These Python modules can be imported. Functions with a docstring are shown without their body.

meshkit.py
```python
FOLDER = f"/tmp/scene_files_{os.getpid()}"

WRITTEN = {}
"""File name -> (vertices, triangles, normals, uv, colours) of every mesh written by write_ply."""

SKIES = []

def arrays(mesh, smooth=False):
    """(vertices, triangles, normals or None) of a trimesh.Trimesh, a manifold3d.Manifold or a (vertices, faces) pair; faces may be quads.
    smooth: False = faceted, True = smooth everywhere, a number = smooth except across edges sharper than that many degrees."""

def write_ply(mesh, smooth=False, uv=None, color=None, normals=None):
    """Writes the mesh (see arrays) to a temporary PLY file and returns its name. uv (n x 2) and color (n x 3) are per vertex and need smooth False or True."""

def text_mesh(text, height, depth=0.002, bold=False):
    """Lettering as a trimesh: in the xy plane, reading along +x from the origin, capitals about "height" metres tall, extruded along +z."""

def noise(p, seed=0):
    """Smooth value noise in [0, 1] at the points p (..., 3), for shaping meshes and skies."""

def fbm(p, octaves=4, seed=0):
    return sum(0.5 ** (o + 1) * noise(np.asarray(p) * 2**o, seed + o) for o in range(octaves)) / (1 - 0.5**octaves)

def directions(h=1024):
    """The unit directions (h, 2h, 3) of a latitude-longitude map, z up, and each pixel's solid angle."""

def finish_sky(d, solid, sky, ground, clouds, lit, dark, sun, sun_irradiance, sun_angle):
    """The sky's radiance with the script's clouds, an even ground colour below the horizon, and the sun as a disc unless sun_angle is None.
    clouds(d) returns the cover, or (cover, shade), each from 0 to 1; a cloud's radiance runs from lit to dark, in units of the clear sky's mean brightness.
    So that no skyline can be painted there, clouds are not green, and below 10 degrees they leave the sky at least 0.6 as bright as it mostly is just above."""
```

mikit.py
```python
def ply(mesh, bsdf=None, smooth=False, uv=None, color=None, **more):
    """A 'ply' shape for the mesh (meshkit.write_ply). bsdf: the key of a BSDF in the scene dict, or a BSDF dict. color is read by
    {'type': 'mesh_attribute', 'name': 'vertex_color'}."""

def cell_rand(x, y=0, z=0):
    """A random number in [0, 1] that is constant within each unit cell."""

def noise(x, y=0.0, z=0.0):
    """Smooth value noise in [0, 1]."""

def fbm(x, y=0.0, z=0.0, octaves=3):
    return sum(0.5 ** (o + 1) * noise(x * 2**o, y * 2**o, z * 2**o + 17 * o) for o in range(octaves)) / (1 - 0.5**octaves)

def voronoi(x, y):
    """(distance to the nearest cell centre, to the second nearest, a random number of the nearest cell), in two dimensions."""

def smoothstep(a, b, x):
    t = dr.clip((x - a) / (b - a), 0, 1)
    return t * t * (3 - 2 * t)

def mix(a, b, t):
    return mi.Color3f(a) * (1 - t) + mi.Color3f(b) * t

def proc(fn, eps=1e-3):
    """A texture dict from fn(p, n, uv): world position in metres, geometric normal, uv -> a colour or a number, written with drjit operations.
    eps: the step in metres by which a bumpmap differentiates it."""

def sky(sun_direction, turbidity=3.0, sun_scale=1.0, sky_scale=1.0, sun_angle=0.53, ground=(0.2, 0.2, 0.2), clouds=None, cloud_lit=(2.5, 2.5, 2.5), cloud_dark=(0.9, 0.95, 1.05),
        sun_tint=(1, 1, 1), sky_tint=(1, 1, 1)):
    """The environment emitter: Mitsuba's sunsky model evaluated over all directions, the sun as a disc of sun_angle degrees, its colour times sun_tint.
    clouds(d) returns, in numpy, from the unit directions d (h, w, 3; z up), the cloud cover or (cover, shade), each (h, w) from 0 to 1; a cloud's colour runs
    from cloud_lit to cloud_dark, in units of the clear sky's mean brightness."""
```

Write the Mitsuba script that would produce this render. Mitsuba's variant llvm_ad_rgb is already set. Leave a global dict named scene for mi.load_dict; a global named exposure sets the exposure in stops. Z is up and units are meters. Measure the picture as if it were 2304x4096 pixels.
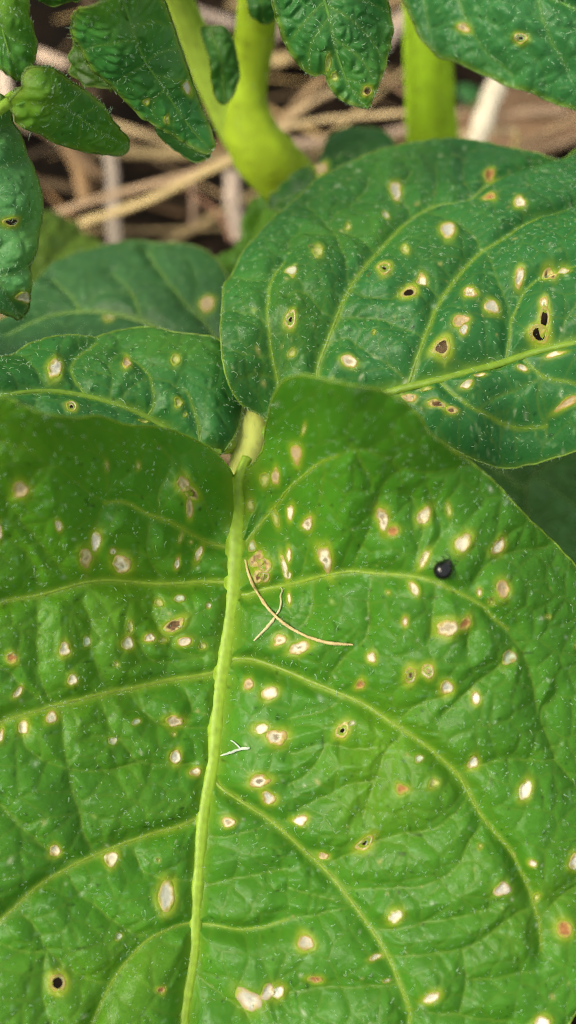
import json, math, random
import numpy as np
import trimesh
import mitsuba as mi
import drjit as dr
import mikit
from scipy.interpolate import RBFInterpolator
from scipy.spatial import Delaunay, cKDTree, Voronoi
from shapely.geometry import Polygon, Point
import shapely

T = mi.ScalarTransform4f
MM = 0.001
scene, labels = {}, {}
rng = np.random.default_rng(11)

# ------------------------------------------------------------------ camera, sky, exposure
EYE = np.array([0.0, -0.0596229, 0.1871343])
FWD = np.array([0.0, 0.4694716, -0.8829476])
scene['camera'] = {'type': 'thinlens', 'fov': 24.0, 'fov_axis': 'x', 'aperture_radius': 0.0014, 'focus_distance': 0.1255,
                   'near_clip': 0.005, 'far_clip': 500.0,
                   'to_world': T().look_at(origin=EYE.tolist(), target=(EYE + FWD).tolist(), up=[0, 0, 1])}
scene['sky_light'] = mikit.sky([-0.60, -0.14, 0.74], turbidity=3, sun_scale=0.31, sun_angle=30, sun_tint=(.92, .98, 1.06), clouds=lambda d: 1.0,
                               cloud_lit=(.70, .72, .72))
exposure = 3.25

# ------------------------------------------------------------------ measured layout: each leaf in its own plane, millimetres
LEAVES = {"main":{"O":[-4.31,-12.87,76.21],"ex":[0.99913,0.02071,-0.03627],"ey":[0.0,0.86844,0.49579],"n":[0.04177,-0.49536,0.86768],"ctrl":[[-0.01,13.28,-9.02],[-0.02,10.13,-7.42],[-0.14,8.67,-6.68],[-0.4,2.82,-5.72],[-1.29,-3.0,-5.08],[-2.24,-11.59,-3.86],[-3.46,-18.82,-2.19],[-4.33,-34.54,0.75],[-5.98,-51.3,4.19],[-1.51,15.91,-8.66],[-2.62,16.53,-7.72],[-3.69,17.05,-5.78],[-0.3,14.6,-10.07],[-4.3,14.41,-1.72],[-2.22,14.23,-5.23],[-2.04,11.48,-5.55],[-6.35,17.21,-0.19],[-5.43,10.28,-3.15],[-10.27,15.6,3.0],[-12.83,19.02,10.3],[-15.58,19.2,13.18],[-18.42,19.96,14.54],[-5.4,17.81,-2.87],[-7.09,13.88,-0.82],[-10.74,6.75,-2.26],[-10.87,3.77,-3.68],[-16.94,10.53,3.87],[-20.83,3.51,0.92],[-14.25,-0.32,-1.7],[-12.53,-5.72,-1.96],[-20.93,-8.01,0.76],[-12.5,-16.28,-1.14],[-7.26,-17.02,-2.4],[-20.78,-24.01,2.25],[-14.11,-24.66,0.54],[-17.35,-33.52,2.68],[-10.58,-31.48,1.4],[-31.49,-14.03,-0.0],[-29.29,-41.0,2.91],[-24.5,13.92,7.46],[-2.26,8.64,-7.47],[-0.95,12.72,-8.34],[1.48,12.35,-7.93],[2.93,12.01,-6.35],[2.19,8.68,-6.29],[3.61,6.56,-4.66],[3.17,17.44,-2.0],[1.82,15.33,-6.0],[3.73,21.28,10.42],[6.03,21.4,14.52],[7.49,21.02,15.59],[11.17,20.59,14.26],[8.15,15.56,7.27],[4.19,13.88,-0.85],[6.91,10.4,0.87],[15.22,17.31,10.02],[10.44,5.47,0.66],[22.17,13.37,1.92],[13.59,12.19,3.6],[16.99,5.7,3.94],[31.07,5.43,-3.98],[24.35,3.42,1.81],[7.09,-0.44,-1.8],[3.57,-3.56,-3.66],[10.57,-5.64,-0.5],[19.1,-11.59,2.04],[28.3,-7.41,0.3],[3.52,-11.28,-2.12],[7.04,-19.97,-0.71],[1.72,-17.02,-2.03],[14.69,-31.59,3.96],[6.93,-28.35,1.03],[24.1,-24.17,3.63],[36.28,-15.23,-2.14],[27.66,-38.24,3.7],[6.79,-41.48,3.43]],
"outline":[[-0.08,13.2],[0.11,13.66],[0.56,14.41],[1.47,15.15],[2.3,16.41],[2.39,18.15],[2.51,19.72],[2.87,20.97],[3.46,21.73],[4.84,21.88],[6.02,21.53],[7.49,21.08],[9.68,20.78],[11.16,20.59],[12.76,19.88],[14.32,18.69],[15.3,17.41],[17.42,16.23],[19.93,15.09],[22.17,13.37],[23.84,11.77],[25.89,9.97],[28.44,8.1],[30.23,6.2],[31.52,4.68],[33.54,2.05],[35.54,-3.11],[36.6,-9.97],[36.04,-18.65],[33.13,-26.79],[27.64,-34.72],[20.52,-41.22],[10.19,-47.41],[-0.15,-50.76],[-5.98,-52.29],[-12.15,-48.56],[-20.71,-43.03],[-27.56,-34.82],[-32.25,-24.13],[-33.56,-14.02],[-32.13,-3.34],[-29.01,7.17],[-24.14,15.53],[-20.41,19.17],[-18.38,20.17],[-17.27,19.87],[-16.33,19.31],[-15.28,18.86],[-13.96,18.7],[-12.89,18.59],[-11.63,18.95],[-10.42,18.61],[-9.16,18.23],[-7.55,18.28],[-6.19,18.07],[-4.77,17.57],[-3.41,16.99],[-2.39,16.38],[-1.35,15.25],[-0.54,13.95],[-0.21,12.8],[-0.25,12.0],[-0.29,11.74],[-0.23,13.02]],"midrib":[[0.81,15.72],[0.45,14.79],[0.11,13.84],[-0.05,13.28],[-0.02,11.23],[-0.14,8.67],[-0.25,5.71],[-0.48,2.81],[-0.85,-0.1],[-1.29,-3.0],[-1.73,-5.88],[-2.03,-8.74],[-2.21,-11.24],[-2.5,-13.33],[-3.14,-16.09],[-3.46,-18.82],[-3.66,-21.55],[-3.87,-24.26],[-3.97,-26.62],[-4.0,-28.64],[-4.41,-30.98],[-4.96,-34.51],[-5.36,-38.49],[-5.8,-44.84],[-5.98,-50.97]],"midw":[1.231,0.317],"veins":[[[-0.1,7.0],[-1.88,7.38],[-3.18,7.78],[-4.95,8.99],[-6.14,9.88],[-7.86,10.46],[-9.19,11.2],[-10.49,11.84],[-11.63,11.69],[0.317,0.176]],[[-0.4,3.97],[-1.7,4.01],[-3.73,4.07],[-7.35,3.9],[-9.99,4.33],[-12.36,4.64],[-14.69,4.32],[-17.52,3.45],[-20.85,3.11],[-23.56,1.45],[-27.66,-1.28],[-30.81,-4.07],[0.422,0.211]],[[-1.44,-4.08],[-2.43,-4.34],[-4.07,-4.68],[-6.07,-4.81],[-8.39,-5.22],[-9.96,-5.46],[-12.53,-5.7],[-14.23,-6.01],[-16.24,-6.4],[-18.42,-6.97],[-20.93,-7.55],[-23.68,-9.02],[-27.92,-11.52],[-32.17,-15.41],[0.422,0.211]],[[-3.46,-17.12],[-3.86,-17.28],[-5.82,-18.02],[-8.48,-18.5],[-10.23,-18.97],[-12.13,-19.59],[-14.17,-20.26],[-15.84,-21.03],[-17.83,-22.01],[-19.46,-23.53],[-20.77,-24.6],[-23.46,-26.98],[-26.88,-32.08],[0.352,0.176]],[[-4.18,-26.23],[-6.3,-26.45],[-7.87,-27.02],[-9.25,-28.08],[-10.61,-29.6],[-11.95,-31.46],[-12.94,-33.82],[0.141,0.088]],[[-0.11,3.0],[0.7,2.8],[1.61,3.27],[4.47,3.94],[5.87,4.38],[7.24,4.91],[8.75,5.35],[10.09,5.56],[11.75,5.4],[13.55,5.38],[14.85,5.31],[16.15,5.04],[17.49,4.54],[19.6,3.57],[21.43,2.48],[21.43,2.2],[23.53,0.53],[0.387,0.141]],[[-1.29,-3.29],[-0.6,-3.06],[0.86,-2.93],[2.5,-3.32],[4.45,-3.94],[6.21,-4.63],[7.96,-5.24],[9.69,-5.85],[11.41,-6.54],[13.45,-7.92],[15.66,-9.22],[17.36,-10.56],[19.25,-12.18],[19.94,-13.48],[20.62,-14.86],[21.48,-16.23],[22.0,-16.85],[23.37,-18.41],[24.23,-19.78],[25.07,-21.65],[25.91,-23.87],[26.32,-25.58],[26.19,-27.44],[0.422,0.141]],[[-2.46,-13.68],[-1.7,-14.59],[-0.43,-15.34],[1.0,-16.15],[2.79,-17.14],[4.37,-18.43],[5.79,-19.77],[7.19,-20.91],[8.56,-22.16],[9.75,-23.57],[10.59,-24.66],[11.42,-25.74],[12.4,-27.12],[13.22,-28.52],[13.86,-30.09],[14.34,-31.37],[14.83,-32.5],[14.69,-33.47],[14.66,-35.99],[13.29,-39.81],[0.352,0.176]],[[-0.03,6.82],[1.18,8.46],[2.4,9.87],[3.52,11.19],[4.28,12.76],[5.66,14.13],[7.0,15.3],[6.94,15.2],[8.12,15.85],[0.246,0.106]],[[-3.56,-26.38],[-1.87,-26.41],[-0.1,-26.75],[2.04,-26.37],[4.32,-25.61],[0.141,0.088]]],
"tert":[[[-7.87,10.28],[-8.37,8.27],[-8.34,6.78],[-7.51,5.25],[-7.17,4.11]],[[-11.79,11.61],[-12.54,10.03],[-12.96,8.61],[-12.59,6.6],[-12.27,4.73]],[[-19.42,12.22],[-18.79,11.02],[-18.17,9.63],[-16.78,7.47],[-15.75,6.0],[-14.93,4.51]],[[-7.17,10.45],[-7.3,11.89],[-6.92,13.31],[-5.69,14.89],[-6.36,16.12],[-7.32,16.96]],[[-11.38,11.77],[-11.11,14.71],[-11.84,16.52]],[[-11.63,11.69],[-13.25,13.01],[-14.86,14.69],[-15.86,15.02],[-17.29,13.71]],[[-5.38,9.29],[-4.98,7.76],[-3.73,6.4]],[[-7.01,16.45],[-5.86,15.42],[-4.82,14.19],[-3.46,12.21],[-2.6,10.32],[-2.25,8.41]],[[-8.34,6.78],[-9.02,7.18],[-10.71,7.44]],[[-19.02,16.89],[-17.26,16.43],[-15.86,15.02]],[[-17.52,3.45],[-17.97,6.79],[-19.42,8.59]],[[-17.78,3.08],[-17.75,0.77],[-17.85,-1.34],[-17.42,-4.33],[-16.41,-6.39]],[[-13.91,2.89],[-13.25,0.7],[-13.41,-1.41],[-12.72,-3.05],[-12.37,-4.83],[-11.85,-5.58]],[[-7.9,2.55],[-7.99,1.28],[-7.54,0.18],[-5.9,-2.22],[-3.71,-2.62]],[[-9.3,-0.99],[-8.4,-2.64],[-7.33,-3.41],[-3.53,-2.81]],[[-12.53,-5.88],[-11.84,-8.23],[-10.46,-10.12],[-9.23,-11.99],[-6.4,-12.35],[-4.42,-12.43]],[[-15.82,-6.51],[-15.57,-8.99],[-15.32,-11.82],[-14.89,-14.14],[-14.21,-15.41],[-13.86,-17.04]],[[-9.96,-5.64],[-8.19,-8.16],[-6.41,-8.98],[-2.79,-9.26]],[[-5.52,-5.09],[-4.43,-6.38],[-4.25,-7.63]],[[-20.96,-14.62],[-19.6,-15.88],[-18.58,-16.66]],[[-19.25,-7.36],[-18.92,-10.17],[-15.23,-12.0]],[[-13.21,-9.18],[-10.81,-9.56]],[[-20.95,-2.62],[-19.26,-4.24],[-17.42,-6.07]],[[-15.23,-12.0],[-12.18,-12.44],[-9.23,-11.99]],[[-20.96,-14.73],[-19.25,-16.69],[-17.05,-18.55],[-14.84,-20.28]],[[-14.21,-15.87],[-13.85,-17.63],[-12.98,-19.6]],[[-10.05,-19.07],[-9.17,-20.41],[-8.63,-21.8],[-4.37,-22.64]],[[-15.17,-21.27],[-13.8,-23.1],[-12.07,-24.59],[-9.97,-26.39],[-7.87,-27.02]],[[-19.12,-23.89],[-17.44,-25.56],[-16.75,-27.45],[-13.67,-30.01],[-11.28,-30.52]],[[-20.76,-26.46],[-18.75,-27.27],[-16.75,-27.45]],[[-16.75,-27.45],[-17.37,-30.72],[-16.33,-33.58]],[[12.06,13.01],[11.56,10.94],[11.16,8.83],[10.38,7.04],[10.09,5.59]],[[6.94,15.2],[7.22,13.35],[6.85,11.42],[6.33,8.32],[5.69,4.46]],[[15.98,13.35],[16.9,10.93],[17.6,8.87],[16.01,7.0],[15.17,5.44]],[[9.12,16.64],[10.27,15.03],[11.15,13.36]],[[4.38,12.94],[5.63,13.67],[6.94,15.2]],[[12.06,13.01],[12.72,14.37],[14.02,14.7],[15.84,14.2],[19.72,15.04]],[[14.85,5.43],[15.53,7.67],[16.06,9.55],[14.75,12.32]],[[11.75,5.22],[11.29,2.81],[11.48,0.83]],[[6.73,4.7],[6.56,2.17],[5.86,0.48]],[[16.81,4.79],[16.71,2.36],[16.67,1.09]],[[19.6,3.57],[20.74,5.92],[23.54,7.36],[27.76,7.54]],[[8.12,15.85],[10.41,16.47],[13.31,14.86]],[[6.73,2.79],[6.73,1.71],[5.51,0.38]],[[11.47,1.29],[11.33,-0.51],[8.98,-2.46],[7.96,-5.06]],[[16.71,2.25],[16.7,0.12]],[[19.84,0.67],[19.72,-0.74]],[[23.53,0.53],[25.14,-2.22],[25.93,-4.39],[26.31,-6.88]],[[18.0,-6.64],[19.34,-5.2],[20.88,-3.78],[22.29,-2.76],[23.95,-1.08]],[[19.51,-12.26],[20.99,-11.39],[23.13,-10.91],[25.34,-10.93],[28.01,-11.21]],[[14.81,-8.73],[12.77,-10.43],[12.25,-12.57],[11.38,-14.38],[10.86,-16.35]],[[12.6,-10.09],[10.19,-10.32],[7.93,-9.83],[4.39,-11.04]],[[12.08,-12.93],[9.66,-13.43],[7.56,-14.78],[5.27,-15.97]],[[28.01,-11.21],[27.26,-9.06],[26.31,-6.88],[27.92,-5.61]],[[28.01,-11.21],[29.16,-12.53],[30.1,-13.66]],[[13.79,-7.9],[15.45,-6.02],[18.14,-5.21]],[[9.69,-5.85],[7.95,-7.19],[4.42,-8.09]],[[8.74,-22.32],[8.59,-20.29],[6.49,-19.74]],[[10.43,-24.18],[7.85,-23.73],[4.34,-22.92]],[[11.75,-26.03],[14.64,-25.47],[16.68,-24.67],[19.05,-24.4],[21.47,-23.54]],[[12.89,-28.06],[16.27,-27.49],[19.17,-27.05],[21.07,-26.2],[22.48,-25.21],[23.91,-24.08],[25.73,-23.69]],[[13.52,-30.28],[9.45,-30.82],[7.74,-30.82],[4.27,-31.58]],[[14.5,-32.19],[17.89,-32.41],[23.1,-33.21]],[[9.25,-22.78],[13.01,-22.29],[15.55,-22.01],[18.46,-20.77],[19.52,-19.06],[20.24,-17.7],[21.31,-16.17]],[[7.53,-21.06],[10.32,-19.46],[13.42,-17.66],[15.46,-17.36],[17.5,-16.92],[19.93,-14.45]],[[19.64,-29.54],[21.36,-29.39],[25.81,-28.94]],[[4.32,-25.61],[8.18,-24.7],[10.08,-24.21]],[[26.07,-24.72],[27.8,-22.87],[29.73,-22.06]],[[19.17,-27.05],[19.64,-29.54],[18.92,-32.4]],[[-3.13,-18.91],[-0.44,-18.56],[4.38,-17.01]],[[-3.48,-23.17],[-0.98,-22.34],[1.34,-21.98],[4.36,-21.21]],[[-3.64,-30.76],[-1.87,-31.8],[0.59,-33.41]],[[4.38,-13.87],[6.51,-12.53],[7.93,-9.83]]],
"scars":[[-18.04,12.88,0.6,-0.0,-0.13,-0.83,"t"],[-4.91,13.21,0.56,0.2,0.27,-0.8,"t"],[-4.24,12.4,0.41,0.34,0.48,-0.62,"b"],[-4.44,11.04,0.38,-0.01,-0.03,-0.89,"t"],[-15.36,9.75,0.29,-0.01,-0.05,-0.49,"w"],[-12.57,8.24,0.45,-0.1,-0.22,-0.97,"W"],[-13.49,6.73,0.53,-0.02,-0.06,-1.0,"t"],[-11.22,7.27,0.3,-0.01,-0.02,-0.33,"w"],[-10.52,6.04,0.78,-0.04,-0.05,-1.02,"n"],[-5.32,8.35,0.2,-0.07,-0.2,-0.72,"y"],[-4.44,7.83,0.21,-0.01,-0.0,-0.23,"y"],[-3.73,6.68,0.31,-0.12,-0.28,-0.78,"w"],[-5.67,5.92,0.28,-0.06,-0.11,-0.58,"w"],[-20.24,9.3,0.24,-0.0,-0.09,-0.7,"w"],[-8.72,14.88,0.2,0.0,-0.02,-0.43,"y"],[-11.25,14.87,0.18,0.0,-0.04,-0.51,"y"],[-5.46,2.67,0.51,-0.01,0.0,-0.4,"g"],[-2.8,2.01,0.3,0.0,0.0,-0.29,"g"],[-7.36,2.28,0.5,-0.02,-0.0,-0.37,"y"],[2.37,13.63,0.52,0.01,0.01,-0.74,"y"],[3.3,13.91,0.36,0.0,0.02,-0.82,"t"],[1.11,11.18,0.41,0.0,-0.0,-0.65,"y"],[3.37,10.14,0.38,0.09,0.15,-0.89,"y"],[1.66,6.26,0.62,-0.21,-0.3,-0.83,"c"],[2.35,5.74,0.58,0.23,0.28,-0.77,"c"],[1.8,4.72,0.55,0.02,-0.0,-0.72,"b"],[2.43,4.66,0.47,0.02,-0.0,-0.54,"t"],[1.26,7.44,0.39,-0.1,-0.16,-0.6,"g"],[4.14,5.64,0.27,0.08,0.29,-1.21,"w"],[5.35,17.89,0.15,-0.05,-0.1,-0.58,"y"],[4.93,15.83,0.42,0.07,0.17,-0.93,"t"],[4.62,10.67,0.3,0.02,0.01,-0.73,"w"],[6.07,9.76,0.49,0.03,0.02,-0.63,"n"],[12.29,10.32,0.51,0.07,0.2,-1.04,"q"],[13.18,9.28,0.6,0.0,0.01,-0.49,"o"],[15.88,10.59,0.47,-0.22,-0.35,-0.82,"w"],[17.95,11.1,0.26,0.04,0.14,-0.65,"y"],[19.18,8.25,0.69,-0.19,-0.28,-0.85,"w"],[22.57,7.83,0.53,-0.29,-0.53,-0.73,"w"],[15.92,6.82,0.3,-0.14,-0.38,-0.81,"w"],[7.63,6.66,0.56,0.16,0.3,-1.32,"q"],[4.51,6.84,0.23,0.01,0.0,-0.73,"w"],[4.56,4.94,0.26,0.01,-0.0,-0.36,"w"],[15.05,4.31,0.38,0.16,0.2,-0.56,"w"],[12.92,3.87,0.24,0.01,0.0,-0.21,"y"],[22.77,4.23,0.74,-0.03,-0.03,-0.77,"t"],[20.69,3.97,0.24,-0.01,-0.0,-0.38,"w"],[21.76,3.24,0.26,-0.01,-0.0,-0.34,"y"],[14.26,1.47,0.33,0.02,0.01,-0.44,"w"],[4.55,2.77,0.21,0.01,-0.0,-0.54,"w"],[-19.81,-1.87,0.5,-0.02,-0.0,-0.61,"o"],[-15.34,-1.29,0.54,-0.03,0.0,-0.62,"w"],[-13.58,-0.78,0.42,-0.03,0.0,-0.46,"g"],[-10.09,-1.12,0.56,-0.04,0.01,-0.64,"w"],[-8.15,-0.78,0.5,-0.02,0.0,-0.47,"w"],[-6.95,-1.11,0.47,-0.02,0.0,-0.32,"y"],[-5.91,0.3,0.38,-0.49,-0.8,-0.6,"b"],[-5.0,-1.25,0.69,-0.01,0.0,-0.49,"w"],[-14.74,-4.05,0.38,-0.17,-0.2,-0.56,"w"],[-19.35,-4.93,0.23,-0.18,-0.33,-0.48,"w"],[-11.02,-2.91,0.24,-0.02,0.0,-0.28,"y"],[-16.58,-7.34,0.5,-0.03,0.0,-0.52,"w"],[-18.92,-8.07,0.5,-0.03,-0.0,-0.63,"w"],[-20.85,-8.69,0.3,-0.01,-0.0,-0.52,"w"],[-9.25,-8.18,0.42,-0.03,0.0,-0.32,"g"],[-5.87,-8.38,0.8,-0.25,-0.17,-0.61,"n"],[-11.32,-9.78,0.43,-0.04,0.0,-0.35,"g"],[-5.77,-11.59,0.5,-0.02,0.0,-0.79,"m"],[-5.96,-9.54,0.25,-0.01,0.0,-0.25,"y"],[-3.96,-13.05,0.61,-0.11,-0.07,-0.41,"w"],[3.67,-0.91,0.62,0.2,0.14,-0.52,"n"],[0.86,-5.0,0.44,-0.14,-0.2,-0.54,"t"],[2.76,-5.72,0.76,0.04,-0.0,-0.67,"W"],[1.96,-8.83,0.78,0.15,0.07,-0.48,"W"],[3.36,-9.53,1.08,-0.16,-0.15,-0.69,"q"],[1.82,-13.39,1.02,0.27,0.12,-0.58,"q"],[2.62,-14.94,0.62,0.03,-0.0,-0.71,"m"],[-0.98,-17.25,0.66,0.18,0.13,-0.46,"n"],[-9.84,0.29,0.31,-0.02,0.0,-0.72,"y"],[-3.35,-1.73,0.4,-0.0,0.0,-0.4,"y"],[5.42,-1.52,0.91,0.44,0.21,-0.52,"q"],[11.6,-1.93,0.37,0.02,0.01,-0.58,"w"],[10.71,-4.52,0.36,-0.08,-0.16,-0.67,"o"],[17.85,0.94,0.91,0.36,0.28,-0.73,"n"],[19.38,1.29,0.51,-0.3,-0.33,-0.6,"o"],[14.81,-3.27,0.59,-0.08,-0.11,-0.8,"d"],[16.26,-2.84,0.55,-0.14,-0.15,-0.7,"d"],[17.95,-4.41,0.58,0.01,0.02,-0.72,"m"],[20.48,-5.29,0.4,-0.0,0.01,-0.59,"W"],[23.54,-1.85,0.59,-0.29,-0.32,-0.65,"g"],[9.16,-8.68,0.48,-0.32,-0.46,-0.69,"d"],[9.95,-8.0,0.3,0.19,0.12,-0.21,"g"],[15.75,-10.8,0.45,0.19,0.11,-0.29,"g"],[20.47,-11.12,0.44,-0.21,-0.29,-0.63,"W"],[14.21,-13.42,0.55,0.03,-0.0,-0.49,"o"],[16.94,-12.85,0.55,0.02,-0.0,-0.45,"y"],[24.93,-13.42,0.55,-0.22,-0.34,-0.83,"W"],[27.27,1.55,0.31,-0.03,-0.01,-0.24,"y"],[30.21,-1.16,0.3,-0.03,-0.02,-0.32,"y"],[5.44,-16.85,0.74,0.04,-0.0,-0.43,"W"],[21.8,3.05,0.37,-0.01,-0.0,-0.24,"y"],[-16.21,-18.96,0.54,-0.05,0.01,-0.55,"w"],[-11.43,-20.16,0.62,-0.05,0.01,-0.56,"w"],[-6.5,-23.5,0.77,-0.16,-0.22,-1.22,"m"],[-10.65,-26.58,0.35,-0.02,0.01,-0.33,"g"],[-15.79,-29.9,0.81,-0.06,0.01,-0.73,"h"],[-6.88,-31.16,0.38,-0.03,0.0,-0.37,"o"],[-7.23,-20.35,0.19,-0.01,0.0,-0.19,"y"],[0.77,-32.16,1.2,0.04,-0.0,-1.13,"p"],[2.45,-31.35,0.7,0.03,-0.0,-0.66,"p"],[3.41,-31.38,0.63,0.04,-0.0,-0.63,"W"],[11.1,-18.53,0.3,-0.46,-0.8,-0.57,"d"],[13.56,-24.48,0.52,-0.25,-0.4,-0.69,"W"],[5.8,-27.11,0.77,0.05,-0.01,-0.63,"m"],[11.88,-28.06,0.58,0.05,-0.01,-0.26,"w"],[6.63,-30.18,0.73,0.06,-0.01,-0.41,"o"],[7.54,-20.11,0.46,0.2,0.13,-0.35,"t"],[20.92,-18.29,0.24,0.0,-0.01,-0.24,"y"],[22.66,-21.73,0.77,-0.01,-0.02,-0.66,"p"],[25.41,-19.67,0.31,-0.02,-0.01,-0.4,"w"],[29.37,-19.83,0.64,-0.07,-0.03,-0.74,"W"],[25.94,-22.87,0.26,-0.08,-0.18,-0.53,"y"],[28.19,-25.39,0.75,-0.08,-0.02,-0.77,"o"],[16.46,-30.85,0.25,-0.42,-0.74,-0.44,"W"],[25.97,-32.99,0.74,0.12,0.15,-0.55,"W"],[12.77,-29.94,0.44,0.04,-0.0,-0.21,"g"]],"spacing":0.165,"hair":1.6,"bull":1.0},"right":{"O":[12.58,21.67,77.96],"ex":[1.0,4e-05,0.00045],"ey":[-0.0,0.99629,-0.08612],"n":[-0.00045,0.08612,0.99628],"ctrl":[[-15.06,-11.96,-3.5],[-9.71,-11.81,-1.62],[-3.58,-11.14,0.6],[5.14,-9.98,2.54],[14.21,-8.47,4.71],[31.57,-7.93,2.67],[-17.27,-9.82,0.87],[-18.64,-6.64,1.73],[-18.6,-0.78,1.36],[-17.58,4.62,0.09],[-14.02,12.64,-1.26],[-11.07,16.22,-1.33],[-7.16,20.24,-1.71],[-0.53,23.76,-1.81],[5.27,25.34,-1.98],[12.14,23.58,-1.93],[18.67,22.23,-0.43],[-1.7,3.88,2.58],[-9.66,0.15,3.75],[-13.89,-4.41,3.18],[-13.51,-7.6,-0.08],[-5.88,-5.68,1.76],[6.19,5.53,3.65],[9.32,15.08,0.9],[-1.1,13.68,-0.0],[-2.11,-4.41,3.17],[9.46,-0.53,4.49],[9.12,-5.08,3.93],[-2.15,-13.64,-2.21],[7.69,-15.61,-6.47],[14.84,-16.02,-3.76],[5.17,-14.08,-0.35],[29.21,16.61,-2.88],[28.44,-12.08,-2.41],[-15.44,-11.16,-2.98],[-7.76,-14.7,-5.28]],
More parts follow.
